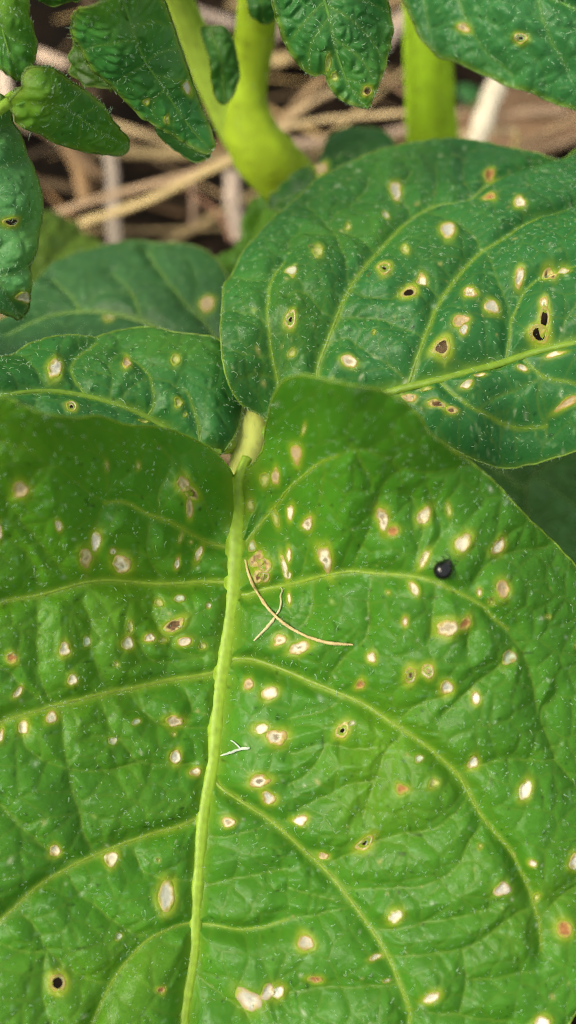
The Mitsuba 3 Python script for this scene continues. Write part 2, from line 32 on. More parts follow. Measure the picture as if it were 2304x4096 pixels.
"outline":[[-15.25,-11.25],[-13.91,-12.22],[-11.98,-13.5],[-7.76,-14.71],[-2.83,-15.39],[0.83,-15.15],[2.91,-15.85],[5.14,-16.25],[7.7,-15.71],[9.6,-15.61],[12.43,-15.73],[14.84,-16.01],[20.51,-15.34],[28.44,-12.09],[33.56,-8.35],[30.55,-0.46],[29.2,16.59],[22.91,20.24],[18.66,22.16],[16.4,20.95],[14.37,21.35],[12.13,23.47],[8.34,25.0],[5.27,25.34],[2.14,24.71],[-1.4,23.81],[-4.07,22.54],[-7.16,20.24],[-9.78,18.1],[-11.92,15.53],[-14.02,12.49],[-15.65,9.64],[-17.15,6.69],[-18.06,4.4],[-18.87,2.06],[-19.04,-1.93],[-19.04,-5.69],[-18.82,-8.54],[-18.47,-10.25],[-17.67,-11.12],[-16.75,-11.57]],"midrib":[[-13.52,-11.71],[-9.71,-11.73],[-3.56,-11.02],[-1.35,-10.76],[0.84,-10.68],[3.23,-10.23],[6.09,-9.38],[8.92,-8.54],[11.26,-8.15],[14.21,-8.21],[20.01,-7.42],[25.97,-6.91],[31.57,-7.92]],"midw":[0.553,0.237],"veins":[[[-10.65,-11.69],[-9.82,-8.95],[-9.72,-7.84],[-8.96,-6.17],[-7.99,-3.81],[-7.0,-1.36],[-6.4,-0.25],[-4.92,2.95],[-3.18,6.18],[-1.19,9.35],[0.6,11.84],[2.96,13.37],[5.36,12.85],[6.74,14.35],[8.69,16.84],[10.76,18.29],[14.1,19.62],[17.46,21.1],[0.316,0.118]],[[-1.35,-10.76],[-1.13,-10.41],[-0.61,-9.16],[0.39,-6.72],[1.47,-3.81],[2.76,-1.34],[3.83,0.45],[5.54,2.72],[6.58,3.72],[8.67,5.31],[11.34,7.91],[14.12,9.19],[16.81,10.83],[0.316,0.118]],[[-13.06,-11.59],[-13.52,-9.52],[-13.52,-8.58],[-14.08,-6.96],[-14.46,-4.77],[-14.57,-2.21],[-14.31,0.99],[-12.95,4.1],[0.178,0.099]],[[7.99,-8.76],[8.23,-7.22],[8.73,-5.17],[9.62,-2.89],[11.24,-1.06],[15.05,0.12],[0.118,0.079]],[[9.47,-8.51],[10.94,-10.09],[12.22,-10.79],[14.37,-11.32],[0.138,0.079]],[[1.57,-10.62],[3.21,-12.67],[5.11,-13.42],[8.23,-13.13],[11.98,-13.54],[0.138,0.079]]],
"tert":[[[-6.4,-0.62],[-5.46,-1.7],[-4.12,-1.96],[-3.0,-2.53],[-1.84,-1.94],[-1.21,-0.68],[-0.19,0.35],[1.95,-2.07]],[[3.63,0.2],[1.95,-2.07]],[[-8.76,-6.0],[-7.23,-5.6],[-6.29,-6.21],[-4.64,-8.02],[-1.54,-10.21]],[[-7.9,8.94],[-7.03,4.66],[-6.59,-0.15]],[[-12.58,6.65],[-12.17,8.69],[-11.35,9.71],[-8.52,8.19],[-6.48,8.76],[-3.83,5.1]],[[12.84,-7.94],[13.07,-6.71],[14.43,-5.04]],[[0.39,-6.72],[-1.98,-5.47],[-4.18,-4.11],[-7.6,-3.59]],[[6.58,3.72],[5.38,7.32],[1.83,11.96]],[[6.99,3.96],[7.38,-0.42],[8.73,-5.17]],[[-12.57,-2.0],[-11.04,-1.53],[-9.52,-3.42],[-7.99,-3.81]],[[5.11,-13.42],[7.07,-11.77],[11.49,-10.3]],[[-10.48,14.5],[-7.9,8.94]],[[0.74,19.96],[-0.78,15.95],[0.19,11.77]],[[3.41,21.33],[3.23,16.52],[2.28,12.53]],[[-3.57,19.22],[-4.57,15.58],[-7.81,12.06]],[[6.98,22.56],[5.92,18.31],[6.74,14.35]],[[-18.57,3.96],[-16.29,1.32],[-14.31,0.99]],[[-18.75,-2.23],[-16.57,-3.57],[-14.46,-4.77]],[[-18.24,-7.3],[-16.17,-7.72],[-14.08,-6.96]],[[-17.27,-9.86],[-15.42,-8.55],[-13.52,-8.58]],[[11.49,-10.3],[10.71,-11.79],[11.98,-13.54]]],
"scars":[[-12.28,0.75,0.62,-0.17,-0.0,-0.99,"g"],[-12.35,-4.85,0.6,-0.04,-0.16,-0.73,"d"],[-2.53,10.77,0.45,-0.06,-0.05,-0.81,"g"],[-1.2,15.82,0.65,-0.25,-0.23,-1.71,"m"],[3.35,6.56,0.76,-0.21,-0.15,-1.77,"m"],[7.99,12.0,0.75,-0.14,-0.15,-1.23,"o"],[10.76,10.12,0.63,-0.07,-0.15,-1.1,"w"],[-1.03,3.92,0.47,-0.06,-0.06,-1.0,"y"],[-3.24,1.14,0.7,-0.0,-0.05,-1.07,"d"],[-4.72,0.58,0.23,0.01,-0.01,-0.28,"k"],[0.35,-0.28,0.57,-0.06,-0.05,-0.84,"w"],[-0.98,-1.91,0.79,-0.09,-0.05,-1.04,"h"],[-10.23,4.95,0.34,-0.53,-0.15,-0.51,"k"],[-9.62,3.87,0.63,-0.08,-0.03,-1.61,"y"],[4.75,-2.71,0.68,-0.02,-0.06,-0.88,"n"],[6.72,-4.35,0.79,-0.02,-0.06,-0.9,"m"],[9.54,-1.08,0.51,-0.09,-0.09,-1.02,"m"],[12.42,-1.2,0.63,-0.41,-0.32,-1.05,"b"],[13.75,-0.81,0.54,-0.1,-0.11,-0.92,"m"],[11.43,-6.21,0.51,-0.2,-0.17,-1.18,"h"],[10.98,-7.21,0.9,-0.05,0.09,-0.76,"h"],[11.45,-4.85,0.42,-0.13,-0.06,-0.79,"w"],[3.63,-6.17,0.83,0.0,-0.04,-0.66,"t"],[3.86,-7.07,0.47,0.01,-0.03,-0.59,"m"],[1.8,-8.48,0.96,-0.06,-0.03,-0.94,"h"],[-6.8,-8.59,0.82,-0.2,-0.06,-0.63,"n"],[-12.19,-7.15,0.46,-0.04,0.0,-0.34,"y"],[-4.41,-5.94,0.22,-0.06,-0.01,-0.25,"y"],[4.13,-11.7,0.6,0.22,0.12,-0.3,"w"],[5.39,-10.6,0.56,0.22,0.09,-0.32,"w"],[9.48,-9.74,0.61,-0.03,0.01,-0.33,"w"],[12.49,-9.11,0.93,0.13,0.16,-0.35,"w"],[0.39,-11.51,0.52,0.02,0.11,-0.32,"y"],[-1.18,-11.94,0.68,-0.37,-0.26,-0.3,"t"],[1.24,-13.09,0.85,-0.29,-0.08,-0.29,"b"],[2.71,-13.68,0.64,-0.01,0.08,-0.27,"b"],[13.64,-12.73,1.06,0.18,0.23,-0.31,"t"],[-6.46,9.38,0.32,-0.04,-0.02,-0.66,"y"],[8.84,18.03,0.66,-0.07,-0.12,-0.95,"o"]],"spacing":0.17,"hair":1.9,"bull":0.85},"left":{"O":[-17.32,11.12,78.66],"ex":[0.96742,-0.00162,-0.25318],"ey":[-0.0,0.99998,-0.00641],"n":[0.25319,0.0062,0.9674],"ctrl":[[10.39,6.28,1.51],[6.31,7.09,0.31],[0.99,7.8,-1.27],[-5.1,6.04,-1.5],[-10.11,2.51,-1.26],[12.9,1.37,0.02],[13.46,-0.41,-1.42],[9.06,-4.64,0.36],[1.32,-1.75,1.35],[-5.67,-1.19,1.36],[-9.79,-2.82,1.73],[1.7,-4.74,-1.04],[-9.28,-5.98,-1.08],[-19.91,-5.97,-0.33],[4.75,2.35,1.37],[-2.76,3.35,-0.04],[11.39,-3.02,0.11],[7.42,-5.21,-0.98],[-17.07,-1.06,0.8]],
"outline":[[-10.11,2.48],[-8.04,4.9],[-5.1,6.04],[-1.69,6.54],[0.99,7.79],[4.03,8.12],[6.31,7.2],[8.55,6.59],[10.39,6.29],[11.57,4.94],[12.57,2.76],[13.22,1.17],[13.4,-0.47],[12.78,-2.9],[11.53,-4.75],[9.25,-5.7],[5.67,-5.92],[1.94,-6.29],[-5.47,-7.11],[-12.67,-7.57],[-19.86,-6.32],[-18.54,-3.28],[-13.58,-0.35]],"midrib":[[11.5,-4.5],[9.36,-4.59],[7.39,-3.77],[5.64,-2.85],[3.54,-2.13],[1.32,-1.75],[-1.96,-1.19],[-5.66,-1.2],[-9.79,-2.78],[-14.94,-4.01],[-19.57,-5.94]],"midw":[0.284,0.189],"veins":[[[9.34,-4.44],[8.65,-2.0],[7.85,-0.2],[7.3,0.43],[0.151,0.076]],[[4.07,-2.26],[4.61,-1.35],[4.13,0.45],[3.83,1.63],[3.24,2.22],[1.45,4.41],[0.151,0.076]],[[-1.96,-1.19],[-3.68,0.88],[-3.1,3.46],[-1.18,5.94],[0.151,0.076]]],
"tert":[[[1.31,-1.68],[1.85,-0.38],[3.93,1.21]],[[0.31,-1.47],[0.33,0.86],[-0.18,2.85],[1.12,4.53]],[[-6.58,-1.58],[-6.37,-2.8],[-6.55,-3.28]],[[7.85,-0.2],[6.11,0.79],[3.93,1.21]],[[0.33,0.86],[-3.07,1.76]],[[-5.66,-1.2],[-7.57,2.62],[-9.27,4.33]]],
"scars":[[-5.02,1.07,0.66,-0.11,-0.1,-1.5,"m"],[1.63,2.73,0.45,0.05,0.0,-1.22,"t"],[6.17,3.15,0.53,0.06,0.01,-0.73,"y"],[-3.21,-3.08,0.55,0.09,0.06,-0.47,"d"],[3.76,-2.92,0.56,0.08,0.04,-0.24,"y"],[6.77,-1.18,0.53,0.07,0.05,-0.53,"y"],[7.53,-2.13,0.24,0.02,0.02,-0.24,"y"]],"spacing":0.17,"hair":1.8,"bull":0.7},"behind":{"O":[-19.03,32.79,61.34],"ex":[0.99708,0.01674,0.07445],"ey":[0.0,0.97565,-0.21934],"n":[-0.07631,0.2187,0.9728],"ctrl":[[0.87,13.0,-0.17],[10.93,8.09,0.12],[9.19,-5.71,0.27],[-11.08,6.74,-0.67],[-12.83,-7.05,0.8],[-0.21,1.82,0.86],[13.1,-6.38,-0.61],[-3.75,-10.17,0.06],[0.16,-6.31,-0.88],[-12.82,0.85,-0.33],[6.44,5.11,0.54]],
"outline":[[-15.99,-6.82],[-15.99,-2.09],[-13.3,0.91],[-11.47,2.8],[-11.07,6.74],[-9.75,9.57],[-7.53,11.48],[-4.17,12.21],[-1.27,12.48],[0.87,13.0],[3.61,12.04],[6.02,11.78],[8.95,10.39],[11.03,7.94],[12.45,3.7],[13.11,-1.6],[13.19,-6.37],[11.9,-10.67],[4.98,-10.97],[-3.67,-10.85],[-12.18,-11.2]],"midrib":[[13.07,-4.24],[11.56,-4.74],[9.19,-5.44],[6.95,-5.39],[5.28,-3.54],[3.38,-1.8],[-0.11,-0.09],[-4.87,1.3],[-9.53,0.83],[-13.62,-2.54]],"midw":[0.408,0.136],"veins":[[[11.12,-4.8],[9.73,-2.4],[7.85,-0.07],[5.61,3.77],[3.48,7.73],[2.27,10.88],[0.181,0.091]],[[2.22,-1.12],[1.6,2.14],[-1.62,6.77],[0.136,0.068]],[[-4.87,1.3],[-6.97,5.06],[-8.99,7.56],[0.136,0.068]]],
"tert":[[[7.85,-0.07],[8.84,3.02],[8.26,5.59]],[[5.61,3.77],[1.91,4.24]],[[1.6,2.14],[-2.22,3.39],[-4.87,1.3]]],
"scars":[[-1.26,-1.05,0.65,-0.07,0.04,-0.76,"d"],[9.98,0.1,0.9,0.03,0.05,-1.35,"t"]],"spacing":0.26,"hair":0.8,"bull":0.5},"dark":{"O":[5.68,46.84,67.22],"ex":[0.99732,0.01572,0.07145],"ey":[0.0,0.97663,-0.21493],"n":[-0.07316,0.21435,0.97401],"ctrl":[[-7.38,-0.33,-1.24],[-2.14,3.85,0.62],[7.23,6.25,-0.65],[-2.24,-3.63,0.83],[6.9,-0.25,0.41],[-4.48,0.59,0.64],[2.11,-6.49,-0.61]],
"outline":[[-8.25,0.25],[-7.38,1.33],[-6.16,2.01],[-4.73,2.7],[-3.08,3.48],[-0.74,4.02],[1.59,4.65],[4.39,5.52],[7.24,6.46],[8.94,3.62],[6.79,-2.24],[2.11,-6.5],[-4.6,-6.54],[-7.84,-2.26]],"midrib":[[8.42,2.57],[2.39,0.21],[-2.18,-1.15],[-7.38,-0.36]],"midw":[0.229,0.114],"veins":[[[0.1,-0.65],[-0.76,1.87],[-2.14,3.5],[0.114,0.069]]],
"tert":[],
"scars":[[-1.82,1.92,0.83,-0.23,-0.01,-1.7,"t"]],"spacing":0.25,"hair":1.0,"bull":1.0},"dark2":{"O":[8.96,62.76,54.95],"ex":[0.98657,0.05625,0.15333],"ey":[0.0,0.93883,-0.34439],"n":[-0.16332,0.33977,0.92622],"ctrl":[[-5.14,1.61,-0.11],[0.23,5.3,0.13],[4.77,2.92,-0.27],[4.84,-4.91,-0.03],[-4.73,-3.76,-0.18],[0.03,-1.15,0.46]],
"outline":[[-5.16,0.52],[-3.94,3.5],[-1.99,5.14],[0.23,5.31],[2.8,4.5],[4.67,2.91],[5.53,-0.09],[5.27,-5.98],[-0.28,-7.49],[-4.73,-3.75]],"midrib":[[5.09,-4.95],[1.01,-1.88],[-4.68,-1.82]],"midw":[0.204,0.102],"veins":[],
"tert":[],
"scars":[],"spacing":0.35,"hair":0,"bull":1.0},"shoot":{"O":[-12.36,32.75,98.34],"ex":[0.95149,0.30411,-0.04675],"ey":[-0.0,0.15193,0.98839],"n":[0.30768,-0.94044,0.14456],"ctrl":[[5.04,-9.43,2.2],[0.93,-2.23,0.93],[3.19,-1.65,0.32],[-4.37,8.13,2.56],[-5.97,5.29,-1.0],[-6.33,2.59,-2.58],[-1.13,4.37,1.87],[-1.68,6.38,0.61],[2.34,3.48,-2.79],[2.95,0.81,-2.34],[4.12,-3.49,-2.07],[4.91,-6.65,0.01],[-3.27,-2.81,-1.89],[-1.27,-5.43,-1.08],[-1.52,9.32,1.8],[1.71,6.26,-1.63],[1.88,-7.94,0.84],[-3.49,4.66,1.57],[2.49,-5.61,1.28],[-1.26,-0.43,0.68],[0.73,-5.61,0.71]],
"outline":[[-6.37,3.67],[-6.25,5.34],[-6.1,7.51],[-5.44,8.91],[-4.49,9.28],[-3.28,8.97],[-2.31,9.17],[-0.89,9.51],[1.07,7.64],[2.39,4.52],[2.93,2.52],[3.23,0.97],[3.4,-0.18],[3.62,-1.46],[4.31,-4.03],[4.59,-5.13],[4.83,-6.33],[5.1,-7.54],[5.3,-8.58],[5.36,-9.2],[4.86,-9.57],[4.19,-9.44],[3.19,-8.82],[1.88,-7.84],[0.54,-6.75],[-0.69,-6.02],[-1.43,-5.4],[-2.35,-4.16],[-3.28,-2.86],[-4.06,-1.66],[-4.83,-0.84],[-5.4,0.54],[-5.78,1.87],[-6.16,2.58]],"midrib":[[-2.51,9.07],[-1.7,6.45],[-1.48,5.14],[-1.18,3.26],[-0.38,0.46],[0.49,-1.15],[1.02,-2.24],[1.77,-4.0],[2.89,-6.3],[3.86,-8.13],[4.95,-9.4]],"midw":[0.143,0.071],"veins":[[[-1.36,3.84],[-2.86,4.48],[-4.36,3.35],[-5.37,1.42],[0.107,0.054]],[[-0.38,0.46],[-1.91,0.3],[-3.14,-1.73],[0.107,0.054]],[[1.0,-2.46],[0.02,-3.15],[-0.19,-4.99],[0.25,-5.79],[0.107,0.054]],[[-1.48,5.14],[0.43,4.4],[2.32,2.14],[0.107,0.054]],[[-0.38,0.46],[0.95,1.12],[2.85,0.18],[0.107,0.054]],[[0.34,-0.83],[1.98,-1.44],[3.62,-2.45],[0.107,0.054]],[[-1.7,6.45],[-3.27,7.53],[-5.23,7.2],[0.107,0.054]],[[2.08,-4.67],[1.55,-5.96],[1.71,-7.28],[0.071,0.036]]],
"tert":[],
"scars":[[3.39,-3.32,0.69,-0.86,0.02,-0.69,"m"],[-0.63,-3.59,0.29,0.11,-0.0,-0.5,"y"],[0.99,-5.44,0.28,0.05,-0.04,-0.65,"y"]],"spacing":0.16,"hair":1.4,"bull":0.75},"flap":{"O":[-10.11,32.08,88.72],"ex":[0.91374,-0.40361,-0.04667],"ey":[0.0,-0.11488,0.99338],"n":[-0.4063,-0.90769,-0.10497],"ctrl":[[-2.89,1.98,0.1],[-1.56,-0.86,-0.06],[1.67,-1.43,0.11],[3.0,0.33,-0.01],[-0.36,1.12,-0.12],[0.14,-1.14,-0.03]],
"outline":[[-2.92,2.11],[-2.93,0.3],[-1.56,-0.92],[0.11,-1.79],[1.67,-1.5],[2.34,-0.59],[2.78,0.15],[1.3,0.55],[-0.35,1.12],[-1.9,1.95]],"midrib":[[-2.51,1.83],[-0.41,0.34],[2.34,-0.31]],"midw":[0.057,0.038],"veins":[],
"tert":[],
"scars":[],"spacing":0.2,"hair":0.6,"bull":0.25},"small":{"O":[-19.37,30.28,95.12],"ex":[0.66635,0.71557,-0.20962],"ey":[0.0,0.28113,0.95967],"n":[0.74564,-0.63948,0.18733],"ctrl":[[-6.02,2.13,-0.46],[-4.63,5.19,-0.37],[-3.35,5.97,-0.14],[6.59,-6.09,0.52],[-0.52,0.44,1.21],[-0.74,-3.39,-1.1],[2.78,0.72,-1.32],[5.04,-3.39,0.01],[2.54,-0.56,0.37],[-3.9,4.34,1.74],[-3.24,0.23,0.21],[3.26,-3.79,0.77],[-0.47,3.71,-0.96],[2.66,-5.5,-0.49]],
"outline":[[-6.15,2.66],[-5.93,3.49],[-5.3,4.44],[-4.75,5.23],[-4.06,5.85],[-3.34,5.96],[-2.36,5.62],[-1.01,4.6],[0.48,3.22],[1.58,1.86],[2.72,0.78],[3.31,-0.05],[4.06,-1.02],[4.34,-2.21],[5.15,-3.43],[5.98,-4.76],[6.63,-5.97],[6.48,-6.48],[5.5,-6.57],[4.25,-6.3],[2.63,-5.47],[0.94,-4.49],[-0.77,-3.36],[-2.61,-1.77],[-3.76,-0.59],[-4.96,0.31],[-5.85,1.18]],"midrib":[[-5.86,3.13],[-5.01,3.29],[-3.92,3.04],[-1.42,1.34],[0.35,-0.44],[1.95,-2.19],[3.31,-3.62],[5.1,-5.33],[6.5,-6.21]],"midw":[0.127,0.054],"veins":[[[-3.92,3.04],[-3.07,4.12],[-2.5,5.04],[0.091,0.043]],[[-1.42,1.34],[0.66,1.29],[2.08,1.12],[0.091,0.043]],[[-2.68,2.25],[-2.24,0.18],[-2.78,-1.17],[0.091,0.043]],[[0.35,-0.44],[0.36,-2.07],[0.44,-3.69],[0.091,0.043]],[[0.38,-0.26],[2.34,-0.49],[3.48,-0.73],[0.072,0.036]]],
"tert":[],
"scars":[],"spacing":0.15,"hair":1.4,"bull":0.8},"farleft":{"O":[-24.58,34.0,101.57],"ex":[0.80716,0.24635,-0.53647],"ey":[-0.0,0.90877,0.41731],"n":[0.59033,-0.33683,0.73352],"ctrl":[[-2.26,3.73,0.48],[-1.3,0.27,0.93],[0.51,0.69,1.04],[2.98,0.17,-0.91],[1.52,-3.81,0.22],[-1.17,-3.7,0.74],[-2.28,-0.65,-2.33],[2.0,3.3,-0.16]],
"outline":[[-2.56,4.43],[0.01,5.46],[1.45,4.16],[1.71,3.15],[2.0,1.81],[2.78,0.95],[3.22,-0.11],[3.03,-1.34],[2.43,-2.72],[1.28,-4.2],[-0.11,-4.25],[-1.17,-3.97],[-1.96,-3.66],[-2.59,-1.03],[-3.36,2.11]],"midrib":[[-1.57,4.77],[-1.35,2.01],[-0.62,-0.36],[0.27,-2.37],[1.2,-4.09]],"midw":[0.123,0.053],"veins":[[[-1.35,2.01],[-0.19,1.13],[1.33,1.64],[0.088,0.035]],[[-0.62,-0.36],[0.78,-0.84],[2.64,-0.76],[0.088,0.035]],[[-0.9,0.04],[-1.34,-0.99],[-1.99,-1.33],[0.088,0.035]]],
"tert":[],
"scars":[],"spacing":0.2,"hair":1.5,"bull":0.7},"edge":{"O":[-27.15,24.74,87.9],"ex":[0.8424,0.39931,-0.36182],"ey":[-0.0,0.67146,0.74104],"n":[0.53885,-0.62425,0.56564],"ctrl":[[4.9,0.96,-2.03],[1.29,2.27,1.41],[-0.46,1.69,1.79],[2.28,-7.71,-0.0],[2.33,-10.29,-1.38],[-0.95,-8.94,0.98],[-0.27,-5.65,1.9],[0.45,10.42,1.16],[3.04,7.37,-1.55],[1.02,5.1,0.65],[-6.64,1.69,-2.16],[-4.05,-5.65,-0.52],[-2.92,8.73,-0.26]],
"outline":[[-3.63,12.54],[-0.99,11.42],[0.46,10.7],[1.48,9.49],[3.02,7.38],[3.64,5.17],[4.17,3.3],[4.81,1.36],[4.6,-0.46],[3.63,-2.15],[2.9,-3.89],[2.29,-5.69],[2.27,-7.71],[3.18,-10.26],[2.1,-10.62],[0.57,-9.73],[-0.94,-8.95],[-3.03,-8.25],[-5.98,-5.63],[-7.47,-0.46],[-6.98,7.05]],"midrib":[[-3.62,11.18],[-2.96,5.25],[-2.58,-0.43],[-1.31,-5.6],[0.97,-9.09],[2.89,-10.5]],"midw":[0.149,0.075],"veins":[[[-2.96,5.25],[-0.8,4.16],[2.64,4.93],[0.112,0.056]],[[-2.58,-0.43],[-0.25,-1.24],[2.66,-0.87],[0.112,0.056]],[[-2.93,8.73],[-0.6,7.98],[2.15,8.18],[0.112,0.056]],[[-1.31,-5.6],[0.62,-5.39],[2.08,-4.87],[0.093,0.045]]],
"tert":[[[-0.8,4.16],[-0.86,0.99],[-0.25,-1.24]],[[-0.25,-1.24],[-0.79,-3.4],[-1.59,-4.85]]],
"scars":[[0.51,-0.5,0.78,-0.08,-0.03,-0.55,"h"],[1.7,-7.85,0.86,-0.19,0.12,-0.74,"w"]],"spacing":0.16,"hair":2.6,"bull":0.8},"topmid":{"O":[4.69,40.54,94.42],"ex":[0.98516,0.13738,-0.10292],"ey":[0.0,0.59957,0.80032],"n":[0.17166,-0.78844,0.59067],"ctrl":[[3.31,-6.41,1.26],[-0.99,0.16,1.3],[1.78,-3.49,1.28],[5.99,1.07,-2.96],[4.03,-1.9,-0.21],[-0.45,7.46,1.84],[-5.78,2.44,-1.74],[-3.54,-2.24,-1.36],[-0.62,-4.37,-0.18],[-3.46,1.52,0.23],[1.87,2.15,0.29],[-2.15,3.61,0.24]],
"outline":[[-6.49,4.93],[-6.09,3.51],[-5.58,1.74],[-4.85,-0.41],[-3.68,-2.25],[-2.25,-3.46],[-1.34,-3.18],[-0.99,-3.23],[-0.64,-4.21],[0.45,-5.57],[1.89,-6.11],[3.27,-6.45],[3.49,-5.39],[4.12,-4.17],[5.2,-2.01],[5.93,-0.33],[6.04,1.8],[5.37,3.32],[3.83,5.94],[-1.21,8.14],[-4.94,7.07]],"midrib":[[-2.23,7.8],[-1.78,5.02],[-1.28,3.62],[-0.78,2.07],[-0.53,0.16],[0.25,-2.05],[1.05,-3.88],[2.03,-5.36],[3.13,-6.41]],"midw":[0.189,0.076],"veins":[[[-0.78,2.07],[-2.41,0.48],[-2.74,-1.8],[-2.46,-3.13],[0.132,0.057]],[[-0.53,0.16],[1.18,-0.62],[2.83,-2.31],[3.42,-3.59],[0.132,0.057]],[[-1.02,3.1],[0.79,2.21],[3.44,-0.1],[4.71,-1.96],[0.132,0.057]],[[-1.1,3.45],[-3.11,2.05],[-4.24,0.01],[0.113,0.057]],[[-0.08,-1.12],[-0.75,-1.88],[-0.83,-3.03],[0.113,0.057]],[[0.86,-3.51],[2.17,-3.87],[3.6,-4.85],[0.095,0.045]],[[-1.28,3.62],[1.39,3.93],[5.42,2.22],[0.113,0.057]]],
"tert":[],
"scars":[[-0.86,-2.08,0.32,-0.03,-0.04,-0.91,"y"],[-0.2,-3.34,0.35,0.02,0.04,-0.49,"y"],[2.94,-4.69,0.57,-0.02,0.0,-0.51,"h"]],"spacing":0.17,"hair":1.6,"bull":1.0},"topright":{"O":[22.78,47.81,89.99],"ex":[0.98011,-0.11637,0.16076],"ey":[0.0,0.81003,0.58639],"n":[-0.19846,-0.57472,0.79392],"ctrl":[[-9.96,-0.98,-1.75],[-5.71,-3.4,-0.21],[6.28,-8.37,-0.9],[-1.65,-4.78,0.2],[-3.62,-0.45,2.04],[-11.28,3.09,-2.06],[0.37,-2.33,3.04],[6.09,-2.43,2.42],[19.82,-1.81,-3.54],[0.07,9.16,1.99],[-12.12,8.91,-1.68],[11.7,3.37,0.46]],
"outline":[[-12.37,5.54],[-11.82,3.75],[-11.03,1.89],[-10.37,0.62],[-9.72,-0.82],[-8.64,-2.11],[-7.37,-3.11],[-5.53,-3.81],[-3.7,-4.81],[-2.49,-5.16],[-1.48,-5.71],[-0.07,-6.51],[1.74,-6.9],[3.13,-7.58],[4.53,-8.19],[6.3,-8.76],[10.73,-9.83],[16.36,-10.53],[22.18,-7.41],[21.67,0.08],[15.41,7.19],[3.82,12.0],[-7.97,12.49],[-12.98,10.17]],"midrib":[[-12.12,10.81],[-5.78,5.99],[2.2,1.94],[11.91,-1.79],[21.72,-6.66]],"midw":[0.24,0.12],"veins":[[[-5.78,5.99],[-5.7,2.12],[-3.63,-2.21],[-0.04,-5.29],[0.14,0.06]],[[2.2,1.94],[3.05,-1.74],[5.44,-5.21],[0.14,0.06]],[[-8.73,8.4],[-9.54,4.34],[-8.65,-0.41],[0.14,0.06]]],
"tert":[[[-11.95,1.24],[-8.89,-0.18],[-6.75,0.04]],[[-6.75,0.04],[-4.67,-2.26],[-2.68,-4.36]],[[1.46,0.47],[3.21,-1.21],[6.06,-1.54]],[[-3.66,1.41],[-2.63,-0.22],[-0.63,-1.87],[2.3,-4.11]],[[2.3,-4.11],[3.3,-5.85],[3.32,-7.24]],[[-8.89,-0.18],[-7.61,-2.44]],[[-2.63,-0.22],[-4.66,0.44],[-6.75,0.04]],[[-0.63,-1.87],[2.27,-1.73],[4.02,-2.97]]],
"scars":[[-4.97,-0.65,0.71,-0.4,-0.25,-0.43,"t"],[0.78,-2.27,0.79,-0.24,-0.13,-0.44,"d"]],"spacing":0.2,"hair":2.0,"bull":0.9},"olive":{"O":[-32.17,61.68,35.31],"ex":[0.99187,-0.0295,-0.12381],"ey":[0.0,0.97277,-0.23177],"n":[0.12727,0.22988,0.96486],"ctrl":[[-4.65,8.27,0.03],[5.45,4.44,-0.73],[-4.04,-7.75,-0.68],[3.21,-4.53,0.42],[0.02,-0.44,0.96]],
"outline":[[-5.39,7.44],[-2.29,10.08],[0.58,10.21],[2.81,8.14],[5.08,5.37],[6.44,1.41],[4.97,-5.63],[-0.55,-9.8],[-4.93,-9.24],[-6.57,-0.71]],"midrib":[[-5.02,-8.52],[-0.88,-2.16],[2.48,8.55]],"midw":[0.168,0.084],"veins":[],
"tert":[],
"scars":[],"spacing":0.4,"hair":0,"bull":1.0},"low":{"O":[-4.69,53.64,51.43],"ex":[0.9418,0.04814,0.33271],"ey":[0.0,0.98969,-0.14319],"n":[-0.33617,0.13486,0.9321],"ctrl":[[0.47,5.73,0.34],[3.01,6.15,-0.24],[-4.89,-3.9,0.03],[3.21,-6.87,0.09],[-1.8,-1.11,-0.22]],
"outline":[[-6.88,-6.3],[-5.14,-4.2],[-3.07,-3.1],[-1.8,-1.12],[-1.08,3.05],[0.47,5.75],[3.02,6.89],[4.6,-0.36],[3.28,-9.82],[-3.45,-11.1]],"midrib":[[-3.45,-11.1],[-0.67,-3.01],[1.99,4.78]],"midw":[0.152,0.076],"veins":[],
"tert":[],
"scars":[],"spacing":0.4,"hair":0,"bull":1.0},"lowright":{"O":[33.72,16.95,45.32],"ex":[0.9944,-0.00363,0.10558],"ey":[0.0,0.99941,0.0344],"n":[-0.10564,-0.0342,0.99382],"ctrl":[[-5.35,1.51,-0.74],[-3.17,5.63,-0.07],[1.65,6.28,-0.26],[7.37,-1.95,-0.43],[-0.19,-9.07,-0.89],[-0.3,-2.4,2.4]],
"outline":[[-5.54,0.38],[-4.7,4.03],[-3.09,5.45],[1.18,6.4],[8.15,4.6],[9.68,-2.75],[4.75,-10.49],[-0.21,-9.49],[-2.85,-7.65],[-4.9,-4.19]],"midrib":[[6.67,-9.58],[1.51,-2.83],[-3.74,4.35]],"midw":[0.189,0.095],"veins":[],
"tert":[],
"scars":[],"spacing":0.4,"hair":0,"bull":1.0},"lowright2":{"O":[33.49,24.87,29.1],"ex":[0.99997,-0.00151,0.00727],"ey":[0.0,0.97904,0.20368],"n":[-0.00742,-0.20367,0.97901],"ctrl":[[-9.17,7.97,-0.52],[7.92,9.0,-0.35],[6.55,-11.8,-0.15],[-3.44,-6.35,-0.57],[-1.86,1.17,1.61]],
"outline":[[-10.71,8.66],[-2.73,10.59],[11.22,9.65],[15.0,-1.18],[9.56,-12.88],[0.49,-11.65],[-6.01,-6.28],[-9.47,1.18]],"midrib":[[9.66,-10.8],[1.73,-1.43],[-8.14,7.9]],"midw":[0.158,0.079],"veins":[],
"tert":[],
